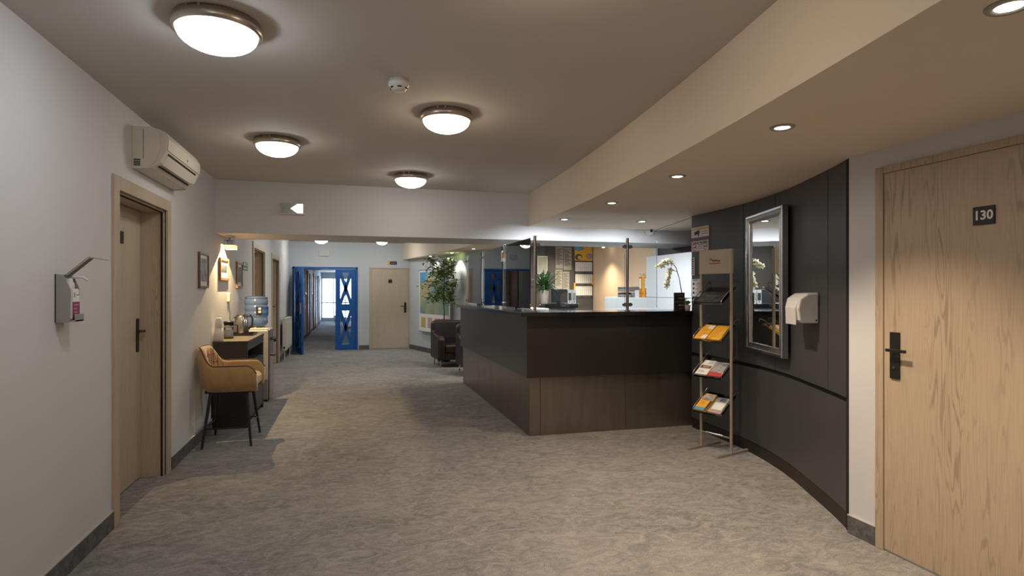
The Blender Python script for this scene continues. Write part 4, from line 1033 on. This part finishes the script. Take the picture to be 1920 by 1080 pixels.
wallsign('wall_notice', 'white notice with small pictograms low on the dark wall', 5.22, 5.40, 1.365, 1.545, 'landpink' if False else 'paper', draw_notice)

# ------------------------------------------------------------------ far lounge: map, armchairs, ficus
a, b = Vector((1.600, 13.93)), Vector((2.055, 12.25)); dm = b - a
t = thing('wall_map', 'large coloured wall map hanging behind the ficus', 'map', ((a.x + b.x) / 2, (a.y + b.y) / 2, .48), math.atan2(dm.y, dm.x))
t.location.x -= .03
hwm = dm.length / 2
MB().box(-hwm, hwm, -.006, 0, .02, 1.43).build('sheet', 'paper', t)
MB().cyl((-hwm - .01, -.006, .01), (hwm + .01, -.006, .01), .014, 8).build('bottom_rod', 'silver', t)
MB().cyl((-hwm - .01, -.006, 1.43), (hwm + .01, -.006, 1.43), .012, 8).build('top_rod', 'silver', t)
q = MB()
q.quad([(-hwm + .06, -.0068, .42), (hwm - .06, -.0068, .42), (hwm - .06, -.0068, 1.38), (-hwm + .06, -.0068, 1.38)], 'map')
q.quad([(-hwm + .06, -.0072, 1.12), (-hwm + .42, -.0072, 1.16), (-hwm + .50, -.0072, 1.28), (-hwm + .62, -.0072, 1.38), (-hwm + .06, -.0072, 1.38)], 'cyan')
for k in range(4): q.box(-hwm + .12 + k * .4, -hwm + .40 + k * .4, -.0072, -.006, .10, .34, ('landtan', 'landpink', 'landtan', 'landblue')[k])
q.build('map_print', 'cyan', t)

def armchair(loc, rz, label):
    t = thing('leather_armchair', label, 'armchair', loc, rz, 'dark leather armchairs beside the counter')
    MB().prism([(x, .17, z) for x, z in ((-.37, .14), (.37, .14), (.37, .80), (.33, .85), (-.33, .85), (-.37, .80))], (0, .18, 0)).build('backrest', 'leather', t, bevel=.035, seg=3)
    for s in (-1, 1):
        MB().prism([(s * .37, y, z) for y, z in ((-.36, .14), (.22, .14), (.22, .72), (.05, .62), (-.28, .585), (-.36, .53))], (-s * .13, 0, 0)).build('armrest', 'leather', t, bevel=.03, seg=3)
    MB().box(-.24, .24, -.34, .18, .26, .42).build('seat_cushion', 'leather', t, bevel=.04, seg=3)
    MB().box(-.24, .24, -.33, .18, .14, .26).build('seat_frame', 'leather', t, bevel=.01)
    for sx in (-1, 1):
        for sy in (-.30, .28):
            MB().cyl((sx * .30, sy, .14), (sx * .31, sy - .015, .05), .016, 8, .012).cyl((sx * .31 - .008, sy - .015, .025), (sx * .31 + .008, sy - .015, .025), .025, 12).build('leg', 'steel', t)
    return t
a1 = armchair((1.90, 11.15, 0), math.radians(4), 'dark brown leather armchair in front of the ficus')
dup(a1, (2.18, 9.96, 0), 'dark leather armchair mostly hidden behind the counter end', math.radians(4))
t = thing('potted_ficus', 'tall leafy ficus tree in terracotta planter behind the armchair', 'plant', (1.825, 11.82, 0))
MB().lathe([(.12, 0), (.125, .02), (.17, .78), (.185, .785), (.185, .845), (.16, .845), (.155, .80), (.002, .80)], n=24).build('planter', 'terra', t)
MB().lathe([(.155, .80), (.003, .812)], n=18).build('soil', 'soil', t)
MB().tube([(0, 0, .80), (.01, 0, 1.0), (-.01, 0, 1.25), (.01, .01, 1.6), (0, 0, 1.95)], [.014, .012, .011, .009, .005], 8).build('trunk', 'stem', t)
q = MB(); rr = random.Random(21)
BR = []
for k in range(26):
    z = 1.15 + k * .034; a = k * 2.4; L = .42 * (1 - abs(z - 1.45) * .35) * rr.uniform(.5, 1.0)
    e = (L * math.cos(a), L * .75 * math.sin(a) , z + rr.uniform(.02, .15)); q.tube([(0, 0, z), (e[0] * .5, e[1] * .5, z + .06), e], [.005, .004, .002], 5); BR.append(((0, 0, z), e))
q.build('branches', 'stem', t)
for mm, cnt in (('leaf', 800), ('leafl', 420), ('leafd', 520)):
    q = MB()
    for k in range(cnt):
        s0, e = rr.choice(BR); f2 = rr.uniform(.35, 1.12)
        p = [s0[i] + (e[i] - s0[i]) * f2 + rr.gauss(0, .05) for i in range(3)]
        p[2] = min(p[2], 2.12); p[1] = max(-.26, min(p[1], .14)); p[0] = min(p[0], .20 - .28 * p[1])
        blade(q, p, rr.uniform(0, 6.28), rr.uniform(-.5, .5), rr.uniform(.06, .10), rr.uniform(.016, .025), rr.uniform(.0, .03), None, .2, 2)
    q.build('foliage', mm, t)['kind'] = 'stuff'
